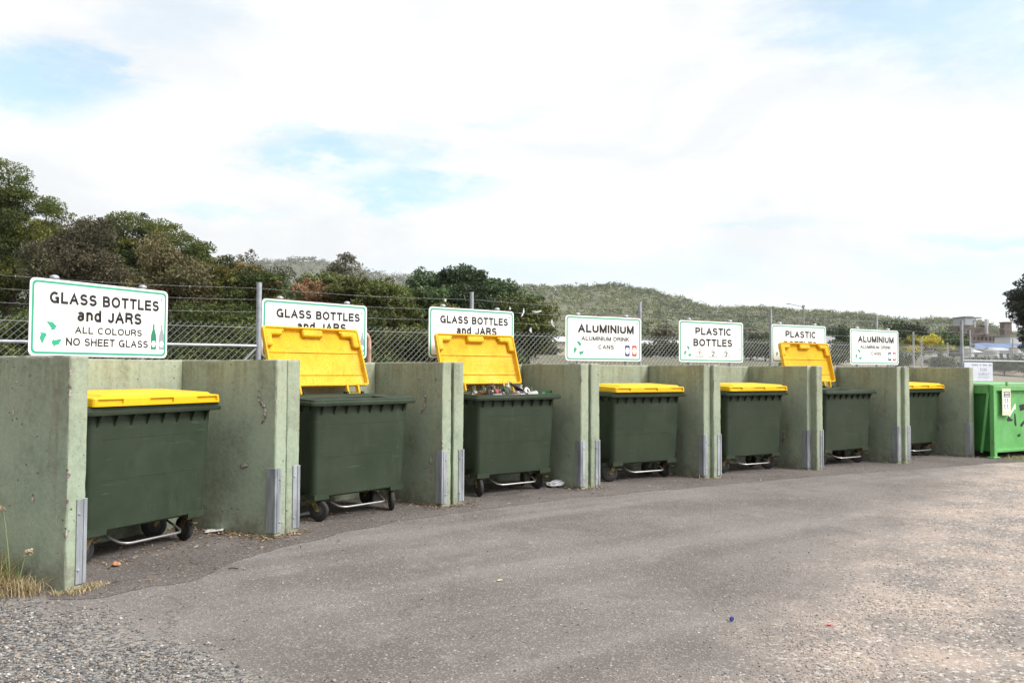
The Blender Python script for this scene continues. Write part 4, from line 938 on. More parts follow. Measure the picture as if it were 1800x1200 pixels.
tree_px('gum_tree', 'thin open crowned gum tree standing alone against the sky', 605, 60, 442, 66, 540, [(.075, .075, .04), (.095, .09, .05)], 22, 170, .12, 12, cr=(.5, .85), flat=.5, shell=.5, trunk_r=.14)
tree_px('wattle_tree', 'mid green bushy tree between the second and third glass signs', 652, 25, 466, 150, 640, OL + DG[1:3], 50, 1100, .07, 13, cr=(.35, .7), flat=.5, shell=.35)
tree_px('wattle_tree', 'bright green bushy tree left of the tall dark tree', 728, 29, 486, 115, 640, [(.065, .10, .035), (.08, .11, .036), (.05, .08, .03)] + OL[:1], 40, 900, .075, 14, cr=(.4, .7), flat=.5, shell=.35)
tree_px('dark_tree', 'tall dark bluish green tree above the third glass sign', 795, 32, 455, 150, 640, BG, 74, 850, .085, 15, cr=(.45, .85), flat=.6, shell=.4, trunk_r=.2)
tree_px('dark_tree', 'dark sloping tree on the right flank of the tall bluish tree', 862, 33, 490, 125, 640, BG, 50, 850, .085, 16, cr=(.45, .8), flat=.6, shell=.4)
tree_px('conical_bush', 'rounded olive green bush right of the third glass sign, before the hill', 925, 26, 521, 105, 640, [(.06, .075, .02), (.075, .085, .022), (.09, .095, .025), (.045, .06, .02)], 46, 1200, .065, 17, cr=(.35, .6), flat=.75, shell=.4, cat='bush')
SHR = 'dark shrubs close behind the fence'
for k, (px, yt, wp, lab) in enumerate([(-10, 560, 130, 'dark shrub behind the fence at the left edge'), (110, 545, 150, 'dark shrub hidden behind the nearest sign'), (230, 555, 140, 'dark shrub at the right end of the nearest sign'), (340, 540, 150, 'dark shrub midway between the first two signs'),
                                   (430, 550, 120, 'dark shrub just left of the second wire post'), (520, 552, 130, 'dark shrub behind the nearest raised lid'), (640, 545, 120, 'dark shrub behind the bent rusty pipe'), (735, 540, 130, 'dark shrub left of the third glass sign'), (850, 545, 130, 'dark shrub behind the third raised lid')]):
    x, y = at(px, 21.5); base = land(x, y); zt = 1.42 + (650 - yt) / 1430 * 21.5; h = zt - base
    make_tree('shrub', lab, x, y, h, wp / 2 / 1430 * 21.5, h * .46, h * .52, DG[:3] + [(.03, .035, .016)], 26, 1200, .06, 40 + k, cr=(.35, .6), group=SHR, cat='shrub', trunk_r=.05, flat=.7, shell=.3)
# right-hand trees, all smaller in the picture
tree_px('dark_conifer', 'dark tree at the right edge rising over the brick works', 1842, 62, 462, 100, 640, [(.022, .028, .014), (.03, .035, .018), (.018, .022, .014)], 60, 420, .13, 20, cr=(.7, 1.2), flat=.6, shell=.3, trunk_r=.3)
tree_px('dark_tree', 'dark round tree behind the last ALUMINIUM sign', 1592, 90, 562, 70, 615, [(.03, .045, .022), (.04, .052, .026)], 26, 120, .2, 21, cr=(.8, 1.3), flat=.7, shell=.4)
tree_px('flowering_wattle', 'yellow flowering bush beyond the fence near the right', 1622, 75, 586, 84, 622, [(.30, .26, .03), (.36, .30, .03), (.20, .21, .04), (.12, .14, .04), (.09, .12, .035)], 30, 190, .14, 22, cr=(.5, .9), flat=.6, shell=.5, cat='bush')
tree_px('dark_tree', 'green tree right of the yellow flowering bush', 1668, 85, 581, 60, 628, [(.06, .09, .03), (.075, .10, .03), (.05, .075, .03)], 24, 150, .17, 23, cr=(.6, 1.1), flat=.7, shell=.4)
tree_px('dark_tree', 'low dark tree beside the grey roofed house', 1330, 120, 583, 55, 625, [(.03, .045, .022), (.04, .05, .025)], 20, 90, .25, 24, cr=(.9, 1.5), flat=.6, shell=.4)
tree_px('dark_tree', 'round green tree right of the grey house roof', 1488, 130, 574, 40, 620, [(.06, .085, .035), (.05, .075, .03)], 16, 80, .28, 25, cr=(1.0, 1.6), flat=.7, shell=.4)
tree_px('dark_tree', 'dark bluish tree rising behind the grey house roof', 1462, 150, 574, 34, 620, [(.03, .05, .035), (.04, .055, .035)], 14, 70, .3, 26, cr=(1.0, 1.6), flat=.7, shell=.4)
tree_px('grey_gum', 'grey barked gum with light foliage behind the parked vans', 1168, 110, 568, 40, 622, [(.13, .12, .09), (.10, .10, .06)], 18, 60, .24, 27, cr=(.7, 1.2), flat=.7, shell=.5)
tree_px('shrub', 'dark shrub right of the white van, left of the PLASTIC BOTTLES sign', 1175, 66, 600, 24, 640, [(.05, .06, .035), (.035, .045, .025)], 14, 220, .12, 28, cr=(.4, .7), flat=.7, shell=.4, cat='shrub')

for px, yt, wp, lab in ((1142, 612, 30, 'low dark bush under the red van'), (1185, 606, 26, 'low dark bush at the left edge of the PLASTIC BOTTLES sign'), (1318, 606, 40, 'dark bush right of the PLASTIC BOTTLES sign'), (1345, 600, 34, 'dark bush just left of the half covered PLASTIC sign'), (962, 618, 30, 'low bush in front of the cream shed wall'), (1470, 620, 40, 'low dark bush in front of the grey roofed house'), (1590, 622, 40, 'low grey green bush under the pale blue cladding'), (1656, 628, 44, 'low scrubby bush at the right end of the pipe stack'), (1712, 630, 36, 'low scrubby bush left of the notice on the fence'), (1764, 628, 46, 'low scrubby bush above the skip placard'), (1798, 622, 40, 'low scrubby bush at the right edge below the white shed')):
    tree_px('shrub', lab, px, 48, yt, wp, 648, [(.05, .058, .030), (.065, .070, .036), (.04, .045, .025)], 16, 420, .09, px, cr=(.3, .6), flat=.7, shell=.3, cat='shrub', trunk_r=.05)
# ------------------------------------------------------------------ far hills and their forest
def interp(tab, v):
    if v <= tab[0][0]: return tab[0][1]
    for (a, b), (c, d_) in zip(tab, tab[1:]):
        if v <= c: t = (v - a) / (c - a); t = t * t * (3 - 2 * t); return b + (d_ - b) * t
    return tab[-1][1]
RIDGE_B = [(300, 560), (600, 540), (800, 520), (890, 511), (940, 509), (1000, 510), (1075, 505), (1130, 514), (1200, 529), (1250, 544), (1340, 543), (1400, 549), (1500, 553), (1600, 565), (1660, 562), (1700, 566), (1800, 586), (2000, 600), (2300, 606)]
RIDGE_A = [(-200, 520), (200, 480), (400, 470), (470, 465), (540, 459), (600, 473), (700, 490), (745, 484), (800, 491), (890, 514), (1000, 540), (1200, 570), (1500, 590)]
def ridge_h(tab, px, D): return 1.42 + (650 - 5 - interp(tab, px)) / 1430 * D
def hill_z(tab, x, y, D0, D1):
    px = 900 + 1430 * x / max(y, 1); Dr = D1 * (1 + .05 * math.sin(px * .006)); hr = ridge_h(tab, px, Dr)
    f = smooth(D0, Dr, y) if y <= Dr else 1 - .6 * smooth(Dr, Dr * 1.6, y)
    # spurs and gullies
    nz = noise.noise(Vector((x * .011, y * .007, 2))) * .12 + noise.noise(Vector((x * .03, y * .02, 7))) * .045
    return 1.5 + (hr - 1.5) * max(0, f * (1 + nz * (1 - f)) ) - (2.0 if f < .02 else 0)
def hill(name, tab, D0, D1, px0, px1, nx=110, ny=44):
    vs = []; 
    for j in range(ny + 1):
        y = D0 * .96 + (D1 * 1.7 - D0 * .96) * j / ny
        for i in range(nx + 1):
            x = (px0 + (px1 - px0) * i / nx - 900) / 1430 * y; vs.append((x, y, hill_z(tab, x, y, D0, D1)))
    fs = [(j * (nx + 1) + i, j * (nx + 1) + i + 1, (j + 1) * (nx + 1) + i + 1, (j + 1) * (nx + 1) + i) for j in range(ny) for i in range(nx)]
    return tag(MB().add(vs, fs).build(name, M_HILL, smooth=True, angle=80), kind='structure')
M_HILL = simple('forest_floor', (.10, .105, .06), .95, var=.4, vs=.08)
def forest(name, label, tab, D0, D1, px0, px1, n, size, leaf, cards, pal, seed):
    rs = np.random.default_rng(seed); cs, rr_, ti = [], [], []
    while len(cs) < n:
        y = math.sqrt(rs.uniform((D0 * 1.0) ** 2, (D1 * 1.04) ** 2)); px = rs.uniform(px0, px1); x = (px - 900) / 1430 * y
        s_ = size * rs.uniform(.65, 1.35); z = hill_z(tab, x, y, D0, D1)
        patch = noise.noise(Vector((x * .012, y * .010, 4))); pool = pal[0] if patch < .05 else pal[1]
        c = np.array(pool[rs.integers(len(pool))]) * rs.uniform(.75, 1.3)
        if rs.random() < .035: c = np.array((.13, .115, .10))
        hgt = s_ * rs.uniform(.25, .80)
        for q in range(3):
            cs.append((x + rs.normal() * s_ * .35, y + rs.normal() * s_ * .35, z + hgt + rs.normal() * s_ * .18)); rr_.append(s_ * rs.uniform(.42, .68)); ti.append(c * rs.uniform(.85, 1.15))
    V_, Q, C = leaf_cloud(cs, np.array(rr_), 1.0, leaf, ti, rs, .75) if cards is None else leaf_cloud_n(cs, rr_, cards, leaf, ti, rs)
    o = np_mesh(name, V_, Q, M_LEAF, C); return tag(o, label, 'forest', kind='stuff')
def leaf_cloud_n(cs, rr_, cards, leaf, ti, rs):
    cs = np.repeat(np.array(cs), cards, 0); rr2 = np.repeat(np.array(rr_), cards); ti2 = np.repeat(np.array(ti), cards, 0); n = len(cs)
    d_ = rs.normal(size=(n, 3)); d_[:, 2] = np.abs(d_[:, 2]) * 1.1 - .35; d_ /= np.linalg.norm(d_, axis=1)[:, None]
    P = cs + d_ * (rr2 * rs.uniform(.55, 1.05, n))[:, None] * np.array([1, 1, .8])
    nrm = d_ + rs.normal(size=(n, 3)) * .28; a = np.cross(nrm, rs.normal(size=(n, 3))); a /= np.linalg.norm(a, axis=1)[:, None]; b = np.cross(nrm, a); b /= np.linalg.norm(b, axis=1)[:, None]
    S = (leaf * rs.uniform(.6, 1.3, n))[:, None]; V_ = np.stack([P - S * a, P - S * .6 * b, P + S * a, P + S * .6 * b], 1).reshape(-1, 3)
    C = np.clip(ti2 * rs.uniform(.86, 1.14, (n, 1)), .004, .8); return V_, np.arange(4 * n).reshape(n, 4), C
hill('near_hill', RIDGE_B, 230, 620, 200, 2300); hill('far_hill', RIDGE_A, 640, 1300, -200, 1500, 80, 30)
PA = [[(.135, .160, .080), (.110, .135, .070), (.165, .180, .092), (.095, .118, .064)], [(.185, .205, .095), (.205, .215, .098), (.150, .175, .080), (.165, .180, .105)]]
PB = [[(.13, .14, .10), (.11, .125, .085), (.155, .16, .115)], [(.13, .145, .09), (.15, .155, .105)]]
forest('hillside_forest', 'olive green eucalypt forest covering the near hill', RIDGE_B, 232, 620, 820, 1830, 13500, 3.3, .50, 11, PA, 31)
forest('hillside_forest', 'pale grey green forest on the distant hill above the left treetops', RIDGE_A, 650, 1300, 440, 960, 7000, 6.2, .95, 10, PB, 32)
forest('valley_trees', 'line of mixed trees along the foot of the near hill', [(0, 600), (2400, 600)], 185, 236, 900, 1570, 300, 4.6, .50, 22, [[(.065, .08, .04), (.05, .065, .032), (.085, .095, .045)], [(.075, .085, .042), (.10, .095, .06)]], 33)

# ------------------------------------------------------------------ town behind the fence
M_ROOFG = simple('grey_tin_roof', (.26, .25, .26), .6, var=.12, vs=2); M_CREAM = simple('cream_wall', (.60, .56, .46), .7, var=.08, vs=.6); M_BRICK = simple('brown_brick', (.175, .138, .120), .85, var=.25, vs=2.5)
M_DARK = simple('dark_opening', (.03, .03, .035), .5); M_PALEB = simple('pale_blue_cladding', (.42, .48, .52), .6, var=.08, vs=.8); M_BLUE = simple('blue_roof', (.10, .15, .26), .6, var=.2, vs=.8); M_STEEL = simple('silver_steel', (.62, .64, .64), .3, .6)
M_WHITEW = simple('white_wall', (.66, .67, .70), .6, var=.06, vs=.6); M_TIM = simple('timber_trim', (.62, .60, .56), .6); M_GLASS = simple('window_glass', (.05, .06, .07), .12)
def gz(x, y): return land(x, y)
def zrow(py, D): return 1.42 + (650 - py) / 1430 * D
# grey roofed house
D = 140; x, y = at(1462, D); b0 = gz(x, y); t = thing('house', 'low house with a hipped grey roof beyond the fence', 'house', (x, y, b0), R(10)); zt = zrow(588, D) - b0; ze = zrow(607, D) - b0; hw = 4.9
m = MB(); m.box(-hw + .5, hw - .5, -3, 3, -1, ze); m.build('wall', M_CREAM, t)
m = MB(); m.add([(-hw, -3.6, ze), (hw, -3.6, ze), (hw, 3.6, ze), (-hw, 3.6, ze), (-1.4, 0, zt), (.6, 0, zt)], [(0, 1, 5, 4), (1, 2, 5), (2, 3, 4, 5), (3, 0, 4), (3, 2, 1, 0)]); m.build('roof', M_ROOFG, t)
m = MB(); m.box(-hw, hw, -3.68, -3.61, ze - .16, ze + .02); m.build('gutter', M_TIM, t)
for k in range(4): mm = MB(); mm.box(-3.9 + k * 2.1, -2.5 + k * 2.1, -3.06, -3.005, ze - 1.9, ze - .35); mm.build('window', M_GLASS, t)
for k in range(5): mm = MB(); mm.box(-hw + .1 + k * 2.35, -hw + .22 + k * 2.35, -3.6, -3.48, -1, ze - .01); mm.build('veranda_post', M_TIM, t)
# cream shed behind the first ALUMINIUM sign
D = 70; x, y = at(1010, D); b0 = gz(x, y); t = thing('cream_shed', 'cream shed wall showing left of the first ALUMINIUM sign', 'shed', (x, y, b0), R(4)); h = zrow(600, D) - b0
m = MB(); m.box(-2.2, 4.2, 0, 4, -1, h); m.build('wall', M_CREAM, t); m = MB(); m.add([(-2.4, -.2, h), (4.4, -.2, h), (4.4, 4.2, h), (-2.4, 4.2, h), (-2.4, 2, h + .5), (4.4, 2, h + .5)], [(0, 1, 5, 4), (2, 3, 4, 5), (0, 4, 3), (1, 2, 5)]); m.build('roof', M_WHITEW, t); m = MB(); m.box(2.6, 3.6, -.04, -.005, -.5, 1.4); m.build('door', M_DARK, t)
# long low depot with a pale roof, and parked vans before it
D = 130; x, y = at(1170, D); b0 = gz(x, y); t = thing('depot_shed', 'long low depot with a pale metal roof behind the parked vans', 'shed', (x, y, b0), R(6)); h = zrow(606, D) - b0
m = MB(); m.box(-7, 6, 0, 7, -1, h); m.build('wall', simple('grey_cladding', (.36, .38, .40), .6, var=.15, vs=.5), t); m = MB(); m.add([(-7.2, -.2, h), (6.2, -.2, h), (6.2, 7.2, h), (-7.2, 7.2, h), (-7.2, 3.5, h + .9), (6.2, 3.5, h + .9)], [(0, 1, 5, 4), (2, 3, 4, 5), (0, 4, 3), (1, 2, 5)]); m.build('roof', simple('pale_roof', (.66, .68, .72), .4), t)
for k in range(5): mm = MB(); mm.box(-6.2 + k * 2.4, -4.9 + k * 2.4, -.05, -.005, h - 1.6, h - .4); mm.build('window', M_GLASS, t)
def van(px, D, col, label, rz, L=4.6, H=2.0):
    x, y = at(px, D); b0 = gz(x, y); t = thing('parked_van', label, 'van', (x, y, b0), R(rz), 'vans parked beyond the fence'); mt = simple('van_paint', col, .3)
    prof = [(-L / 2, .35), (L / 2, .35), (L / 2, .95), (L / 2 - .35, 1.10), (L / 2 - 1.1, H), (-L / 2 + .1, H), (-L / 2, H - .3)]
    m = MB(); m.prism(prof, 1.75); m.build('body', mt, t, bevel=.06); m = MB(); m.prism([(L / 2 - .55, 1.12), (L / 2 - 1.12, H - .18), (L / 2 - 1.9, H - .18), (L / 2 - 1.9, 1.12)], .02, Matrix.Translation((0, -.022, 0))); m.build('window', M_GLASS, t)
    for a in (-L / 2 + .9, L / 2 - .95):
        mm = MB(); mm.lathe([(.15, -.1), (.33, -.1), (.33, .1), (.15, .1)], 18, Matrix.Translation((a, .02, .33)) @ Matrix.Rotation(R(90), 4, 'X')); mm.build('wheel', M_TYRE, t)
    return t
van(1139, 178, (.52, .06, .07), 'red van just right of the wire post by the first ALUMINIUM sign', 170, 3.8, 1.7); van(1160, 182, (.75, .75, .72), 'white van beside the red van', 4, 3.6, 1.8)
van(1483, 190, (.75, .76, .74), 'white van parked under the grey roofed house', 0, 4.2, 1.9); van(1575, 150, (.60, .62, .64), 'silver van in front of the pale blue cladding', 4, 4.0, 1.7)
# pale blue clad fence wall
D = 80; x, y = at(1622, D); b0 = gz(x, y); t = thing('clad_wall', 'long pale blue metal clad wall under the yellow flowering bush', 'wall', (x, y, b0), R(3)); h = zrow(612, D) - b0
m = MB(); m.box(-2.6, 2.5, 0, .08, -1, h)
for k in range(25): m.box(-2.55 + k * .2, -2.50 + k * .2, -.03, -.002, -1, h - .02)
m.build('cladding', M_PALEB, t)
m = MB(); m.box(-2.62, 2.52, -.05, .1, h, h + .06); m.build('capping', M_WHITEW, t)
# brick works
D = 190; x, y = at(1735, D); b0 = gz(x, y); t = thing('brick_works', 'brown brick works with silver flues on the right skyline', 'factory', (x, y, b0), R(0)); Zf = lambda py: zrow(py, D) - b0; Xf = lambda px: (px - 1735) / 1430 * D
m = MB(); m.box(Xf(1706), Xf(1778), 0, 8, -1, Zf(583)); m.box(Xf(1690), Xf(1707.5), -1, 5, -1, Zf(570)); m.box(Xf(1704), Xf(1754), 3, 9, 0, Zf(566)); m.build('wall', M_BRICK, t)
m = MB(); m.box(Xf(1693), Xf(1706), -1.2, 4, Zf(568), Zf(555)); m.build('upper_storey', simple('grey_blue_cladding', (.40, .43, .46), .6), t)
m = MB(); m.box(Xf(1692), Xf(1707), -1.35, 4.2, Zf(554.5), Zf(552.5)); m.box(Xf(1713), Xf(1738), 2.6, 9.2, Zf(554), Zf(552)); m.box(Xf(1718), Xf(1737), 2.8, 9.0, Zf(559), Zf(557.5)); m.build('roof', M_ROOFG, t)
m = MB(); m.box(Xf(1706), Xf(1717), 2.2, 2.95, Zf(566), Zf(558)); m.box(Xf(1740), Xf(1749), 2.2, 2.95, Zf(567), Zf(560)); m.build('hopper', M_STEEL, t)
for px_, z0_, z1_, r_ in ((1733, 583, 557, .35), (1723, 570, 560, .2), (1746, 566, 558, .25)):
    mm = MB(); mm.tube([(Xf(px_), -.4 if px_ == 1733 else 2.0, Zf(z0_)), (Xf(px_), -.4 if px_ == 1733 else 2.0, Zf(z1_))], r_, 12); mm.build('flue', M_STEEL, t, smooth=True)
for k in range(9): mm = MB(); mm.box(Xf(1712 + k * 7), Xf(1714.4 + k * 7), -.06, -.005, Zf(594), Zf(588)); mm.build('window', M_GLASS, t)
mm = MB(); mm.box(Xf(1697), Xf(1704), -1.07, -1.005, Zf(587), Zf(577)); mm.build('window', M_GLASS, t)
D = 185; x, y = at(1773, D); b0 = gz(x, y); t = thing('brick_chimney', 'square brick chimney stack beside the dark tree at the right', 'chimney', (x, y, b0), 0); m = MB(); m.box(-.85, .85, 0, 1.7, -1, zrow(563, D) - b0); m.build('stack', M_BRICK, t); m = MB(); m.box(-1.0, 1.0, -.15, 1.85, zrow(563, D) - b0, zrow(561.5, D) - b0); m.build('cap', M_BRICK, t)
D = 120; x, y = at(1795, D); b0 = gz(x, y); t = thing('white_shed', 'white shed wall at the right edge under the dark tree', 'shed', (x, y, b0), 0); h = zrow(586, D) - b0; m = MB(); m.box(-1.5, 4, 0, 4, -1, h); m.build('wall', M_WHITEW, t); m = MB(); m.box(-1.7, 4.2, -.2, 4.2, h, h + .12); m.build('roof', M_ROOFG, t); m = MB(); m.box(.3, 1.2, -.05, -.005, h - 1.5, h - .5); m.build('door', M_DARK, t)
# low building with a wavy blue roof
D = 105; x, y = at(1742, D); b0 = gz(x, y); t = thing('blue_roofed_shed', 'low open shed with a rippled dark blue roof in front of the brick works', 'shed', (x, y, b0), 0); Z2 = lambda py: zrow(py, D) - b0; m = MB(); vs = []; n = 40
for k in range(n + 1):
    xx = -4.2 + 8.8 * k / n; rp = .28 * abs(math.sin(k / n * math.pi * 2.6)) + .10 * (1 - k / n); vs += [(xx, -1.0, Z2(610)), (xx, 0, Z2(604) + rp), (xx, 3, Z2(601) + rp)]
m.add(vs, [f for k in range(n) for f in ((k * 3, k * 3 + 3, k * 3 + 4, k * 3 + 1), (k * 3 + 1, k * 3 + 4, k * 3 + 5, k * 3 + 2))]); m.build('roof', M_BLUE, t)
m = MB(); m.box(-4, 4.4, 1.5, 3, -1, Z2(611)); m.build('wall', M_CREAM, t); m = MB(); m.box(1.6, 2.8, 1.40, 1.495, 0, Z2(614)); m.build('orange_panel', simple('orange_paint', (.55, .27, .05), .6), t)
def small_shed(px, D, yt, wpx, label, mat, roofm, doors=2, dp=3.0):
    x, y = at(px, D); b0 = gz(x, y); h = zrow(yt, D) - b0; hw = wpx / 2 / 1430 * D; t = thing('yard_shed', label, 'shed', (x, y, b0), R(4), 'small sheds in the far yard')
    MB().box(-hw, hw, 0, dp, -1, h).build('wall', mat, t)
    m = MB(); m.add([(-hw - .15, -.2, h), (hw + .15, -.2, h), (hw + .15, dp + .2, h), (-hw - .15, dp + .2, h), (-hw - .15, dp / 2, h + .35), (hw + .15, dp / 2, h + .35)], [(0, 1, 5, 4), (2, 3, 4, 5), (0, 4, 3), (1, 2, 5)]); m.build('roof', roofm, t)
    for k in range(doors): a = -hw + (k + .5) * 2 * hw / doors; MB().box(a - hw * .22, a + hw * .22, -.05, -.004, h - 1.5, h - .25).build('door', M_DARK, t)
M_GREYC = simple('pale_grey_cladding', (.40, .42, .44), .6, var=.15, vs=.8)
small_shed(1694, 112, 606, 30, 'small grey shed left of the blue roofed shed', M_GREYC, M_ROOFG, 1)
small_shed(1655, 104, 607, 26, 'small pale shed behind the right end of the pale blue cladding', M_WHITEW, M_ROOFG, 1)
small_shed(1766, 88, 612, 26, 'small white shed in front of the white shed wall', M_WHITEW, M_GREYC, 2)
small_shed(1716, 84, 615, 18, 'low grey hut under the blue roofed shed', M_GREYC, M_WHITEW, 1)
small_shed(1232, 150, 606, 60, 'long pale shed behind the PLASTIC BOTTLES sign', M_GREYC, M_WHITEW, 3)
small_shed(1326, 160, 612, 40, 'pale shed between the two PLASTIC signs', M_WHITEW, M_ROOFG, 2)
small_shed(1540, 140, 610, 60, 'pale shed behind the farthest ALUMINIUM sign', M_GREYC, M_ROOFG, 2)
for px_, D, yt, r_, lab in ((1701, 80, 610, .55, 'squat silver tank left of the low grey hut'), (1742, 78, 614, .7, 'squat silver tank below the ripples of the blue roof'), (1784, 82, 608, .5, 'tall narrow tank right of the small white shed')):
    x, y = at(px_, D); b0 = gz(x, y); h = zrow(yt, D) - b0; t = thing('tank', lab, 'tank', (x, y, b0), 0, 'silver tanks in the far yard'); MB().lathe([(r_, -.5), (r_, h)], 18).build('shell', M_STEEL, t, smooth=True); MB().lathe([(r_ * 1.04, h), (r_ * 1.04, h + .06), (r_ * .3, h + .28), (.02, h + .30)], 18).build('lid', M_ROOFG, t, smooth=True)
M_BLK = simple('weathered_block', (.30, .285, .25), .9, var=.25, vs=3, bump=.5, bs=12)
for px_, D, wd, lab in ((1610, 52, 1.6, 'long concrete block on the bank right of the farthest ALUMINIUM sign'), (1684, 54, 1.1, 'concrete block on the bank just left of the tall wire post'), (1738, 50, 1.4, 'concrete block on the bank above the notice'), (1775, 53, 1.0, 'short concrete block on the bank near the right edge')):
    x, y = at(px_, D); b0 = gz(x, y); t = MB().box(-wd, wd, -.35, .35, -.1, .62).build('concrete_block', M_BLK, bevel=.05); t.location = (x, y, b0); t.rotation_euler = (0, 0, R(px_ % 17 - 8)); tag(t, lab, 'concrete block', 'concrete blocks on the far bank')
# tan block wall / embankment with pipe rails in the yard beyond the fence
D = 58; t = thing('pipe_railing', 'dark two rail pipe fence along the tan bank at the right', 'railing', (0, 0, 0)); m = MB()
for zz in (.95, .5): m.tube([(at(px_, D)[0], D, zrow(617, D) - .95 + zz + .0) for px_ in (1560, 1650, 1740, 1830, 1900)], .035, 8)
m.build('rail', simple('dark_pipe', (.10, .11, .14), .5, .4), t)
for px_ in (1562, 1606, 1650, 1694, 1738, 1782, 1826): mm = MB(); xx, yy = at(px_, D); mm.tube([(xx, yy, gz(xx, yy) - .1), (xx, yy, zrow(616, D))], .04, 8); mm.build('post', M_POST, t)
for q, (px_, D, yt, lab) in enumerate([(1606, 40, 582, 'tall thin steel post left of the yellow flowering bush'), (1620, 46, 592, 'shorter thin post before the yellow flowering bush'), (1666, 50, 600, 'short thin post right of the yellow flowering bush'), (1706, 48, 578, 'thin post with a small cap before the brick works'), (1781, 52, 592, 'thin post before the white shed')]):
    xx, yy = at(px_, D); b0 = gz(xx, yy); t = thing('steel_post', lab, 'post', (xx, yy, b0), 0, 'thin posts beyond the fence'); m = MB(); m.tube([(0, 0, -.1), (0, 0, zrow(yt, D) - b0)], .045, 10); m.build('shaft', M_POST, t, smooth=True); m = MB(); m.lathe([(.055, zrow(yt, D) - b0), (.05, zrow(yt, D) - b0 + .03), (.01, zrow(yt, D) - b0 + .05)], 10); m.build('cap', M_POST, t)
# rounded pile of pipes on the tan bank
D = 44; x, y = at(1632, D); b0 = gz(x, y); t = thing('pipe_stack', 'pile of grey pipes lying on the tan bank', 'pipes', (x, y, b0), R(8))
for k in range(5): m = MB(); m.tube([(-1.3, k * .16, .05 + .03 * k), (1.1 + .1 * k, k * .16, .16 + .05 * k)], .055, 10); m.build('pipe', M_POST, t, smooth=True)
# street lamp
D = 150; x, y = at(1413, D); b0 = gz(x, y); t = thing('street_lamp', 'tall street lamp pole against the sky over the PLASTIC sign', 'street lamp', (x, y, b0), 0); zt = zrow(536, D) - b0
m = MB(); m.tube([(0, 0, -.2), (0, 0, zt)], [.22, .15], 10); m.build('pole', M_ROOFG, t, smooth=True); m = MB(); m.tube([(0, 0, zt - .2), (-.6, 0, zt + .05), (-2.6, 0, zt + .45)], .05, 8); m.build('arm', M_ROOFG, t, smooth=True); m = MB(); m.box(-3.1, -2.5, -.15, .15, zt + .40, zt + .55); m.box(-.2, .25, -.2, .2, zt - .1, zt + .25); m.build('lamp_head', M_ROOFG, t, bevel=.04)

# ------------------------------------------------------------------ loose stones, weeds, leaf litter, scraps
def stones(name, label, n, sampler, smin, smax, pal, seed, zoff):
    rs = np.random.default_rng(seed); base = np.array([(1, 0, 0), (-.5, .87, 0), (-.5, -.87, 0), (.2, .3, .8), (-.35, 0, .65), (.1, -.55, .5), (.75, .55, .35), (0, 0, -.5)], float)
    tri = np.array([(0, 6, 3), (6, 1, 3), (1, 4, 3), (4, 2, 3), (2, 5, 3), (5, 0, 3), (4, 1, 2), (2, 0, 5), (0, 1, 6), (0, 2, 7), (2, 1, 7), (1, 0, 7), (5, 2, 2)][:12])
    Vs, Fs, Cs = [], [], []; k = 0
    while k < n:
        x, y = sampler(rs)
        if x is None: continue
        s_ = smin + (smax - smin) * rs.random() ** 2.2; a = rs.uniform(0, 6.28); ca, sa = math.cos(a), math.sin(a)
        b = base * (1 + rs.normal(0, .16, base.shape)) * np.array([s_, s_ * rs.uniform(.55, .95), s_ * rs.uniform(.4, .75)])
        Vs.append(np.stack([b[:, 0] * ca - b[:, 1] * sa + x, b[:, 0] * sa + b[:, 1] * ca + y, b[:, 2] + zoff + s_ * .12], 1)); Fs.append(tri + 8 * k)
        c = np.array(pal[rs.integers(len(pal))]) * rs.uniform(.75, 1.25); Cs.append(np.repeat(c[None], len(tri), 0)); k += 1
    return tag(np_mesh(name, np.concatenate(Vs), np.concatenate(Fs), M_STONE, np.concatenate(Cs)), label, 'gravel', kind='stuff')
GP = [(.125, .12, .12), (.17, .165, .16), (.085, .082, .082), (.23, .22, .205), (.105, .105, .112), (.18, .165, .145), (.26, .22, .18), (.145, .142, .142), (.40, .39, .37), (.25, .195, .165)]
def s_left(rs):
    y = rs.uniform(2.6, 5.6); x = rs.uniform(-.75, -.05) * y - .02; s_ = gravel_l(x, y) + .45 * noise.noise(Vector((x * 1.3, y * 1.3, 1))) + rs.normal(0, .10)
    if s_ < 0 or rs.random() > .35 + s_ * 1.2: return None, None
    return x, y
stones('gravel', 'loose grey gravel spread in the lower left corner', 26000, s_left, .004, .0165, GP, 51, -.004)
def s_right(rs):
    y = rs.uniform(2.9, 10.5); x = rs.uniform(.05, .72) * y; s_ = gravel_r(x, y) + 1.1 * noise.noise(Vector((x * .8, y * .8, 1))) + rs.normal(0, .25)
    if s_ < -.2 or noise.noise(Vector((x * 1.6, y * 1.6, 9))) < rs.uniform(-.6, .35) or rs.random() > 9 / (y * y): return None, None
    return x, y
stones('gravel', 'fine pinkish grey gravel spread over the lower right', 21000, s_right, .003, .0095, [(.22, .22, .225), (.30, .29, .28), (.24, .22, .20), (.34, .29, .24), (.19, .19, .20), (.46, .45, .43), (.28, .22, .19), (.42, .36, .31), (.36, .30, .26)], 52, -.004)
def s_mid(rs):
    y = rs.uniform(3.2, 11); x = rs.uniform(-.5, .62) * y
    if y > 6.2 + .6 * x + 1.6 + (.6 if x < -1 else 0) or rs.random() > 12 / (y * y): return None, None
    return x, y
stones('stray_stones', 'scattered stray stones over the open asphalt', 1500, s_mid, .003, .010, GP + [(.5, .48, .46), (.06, .05, .045)], 53, -.004)
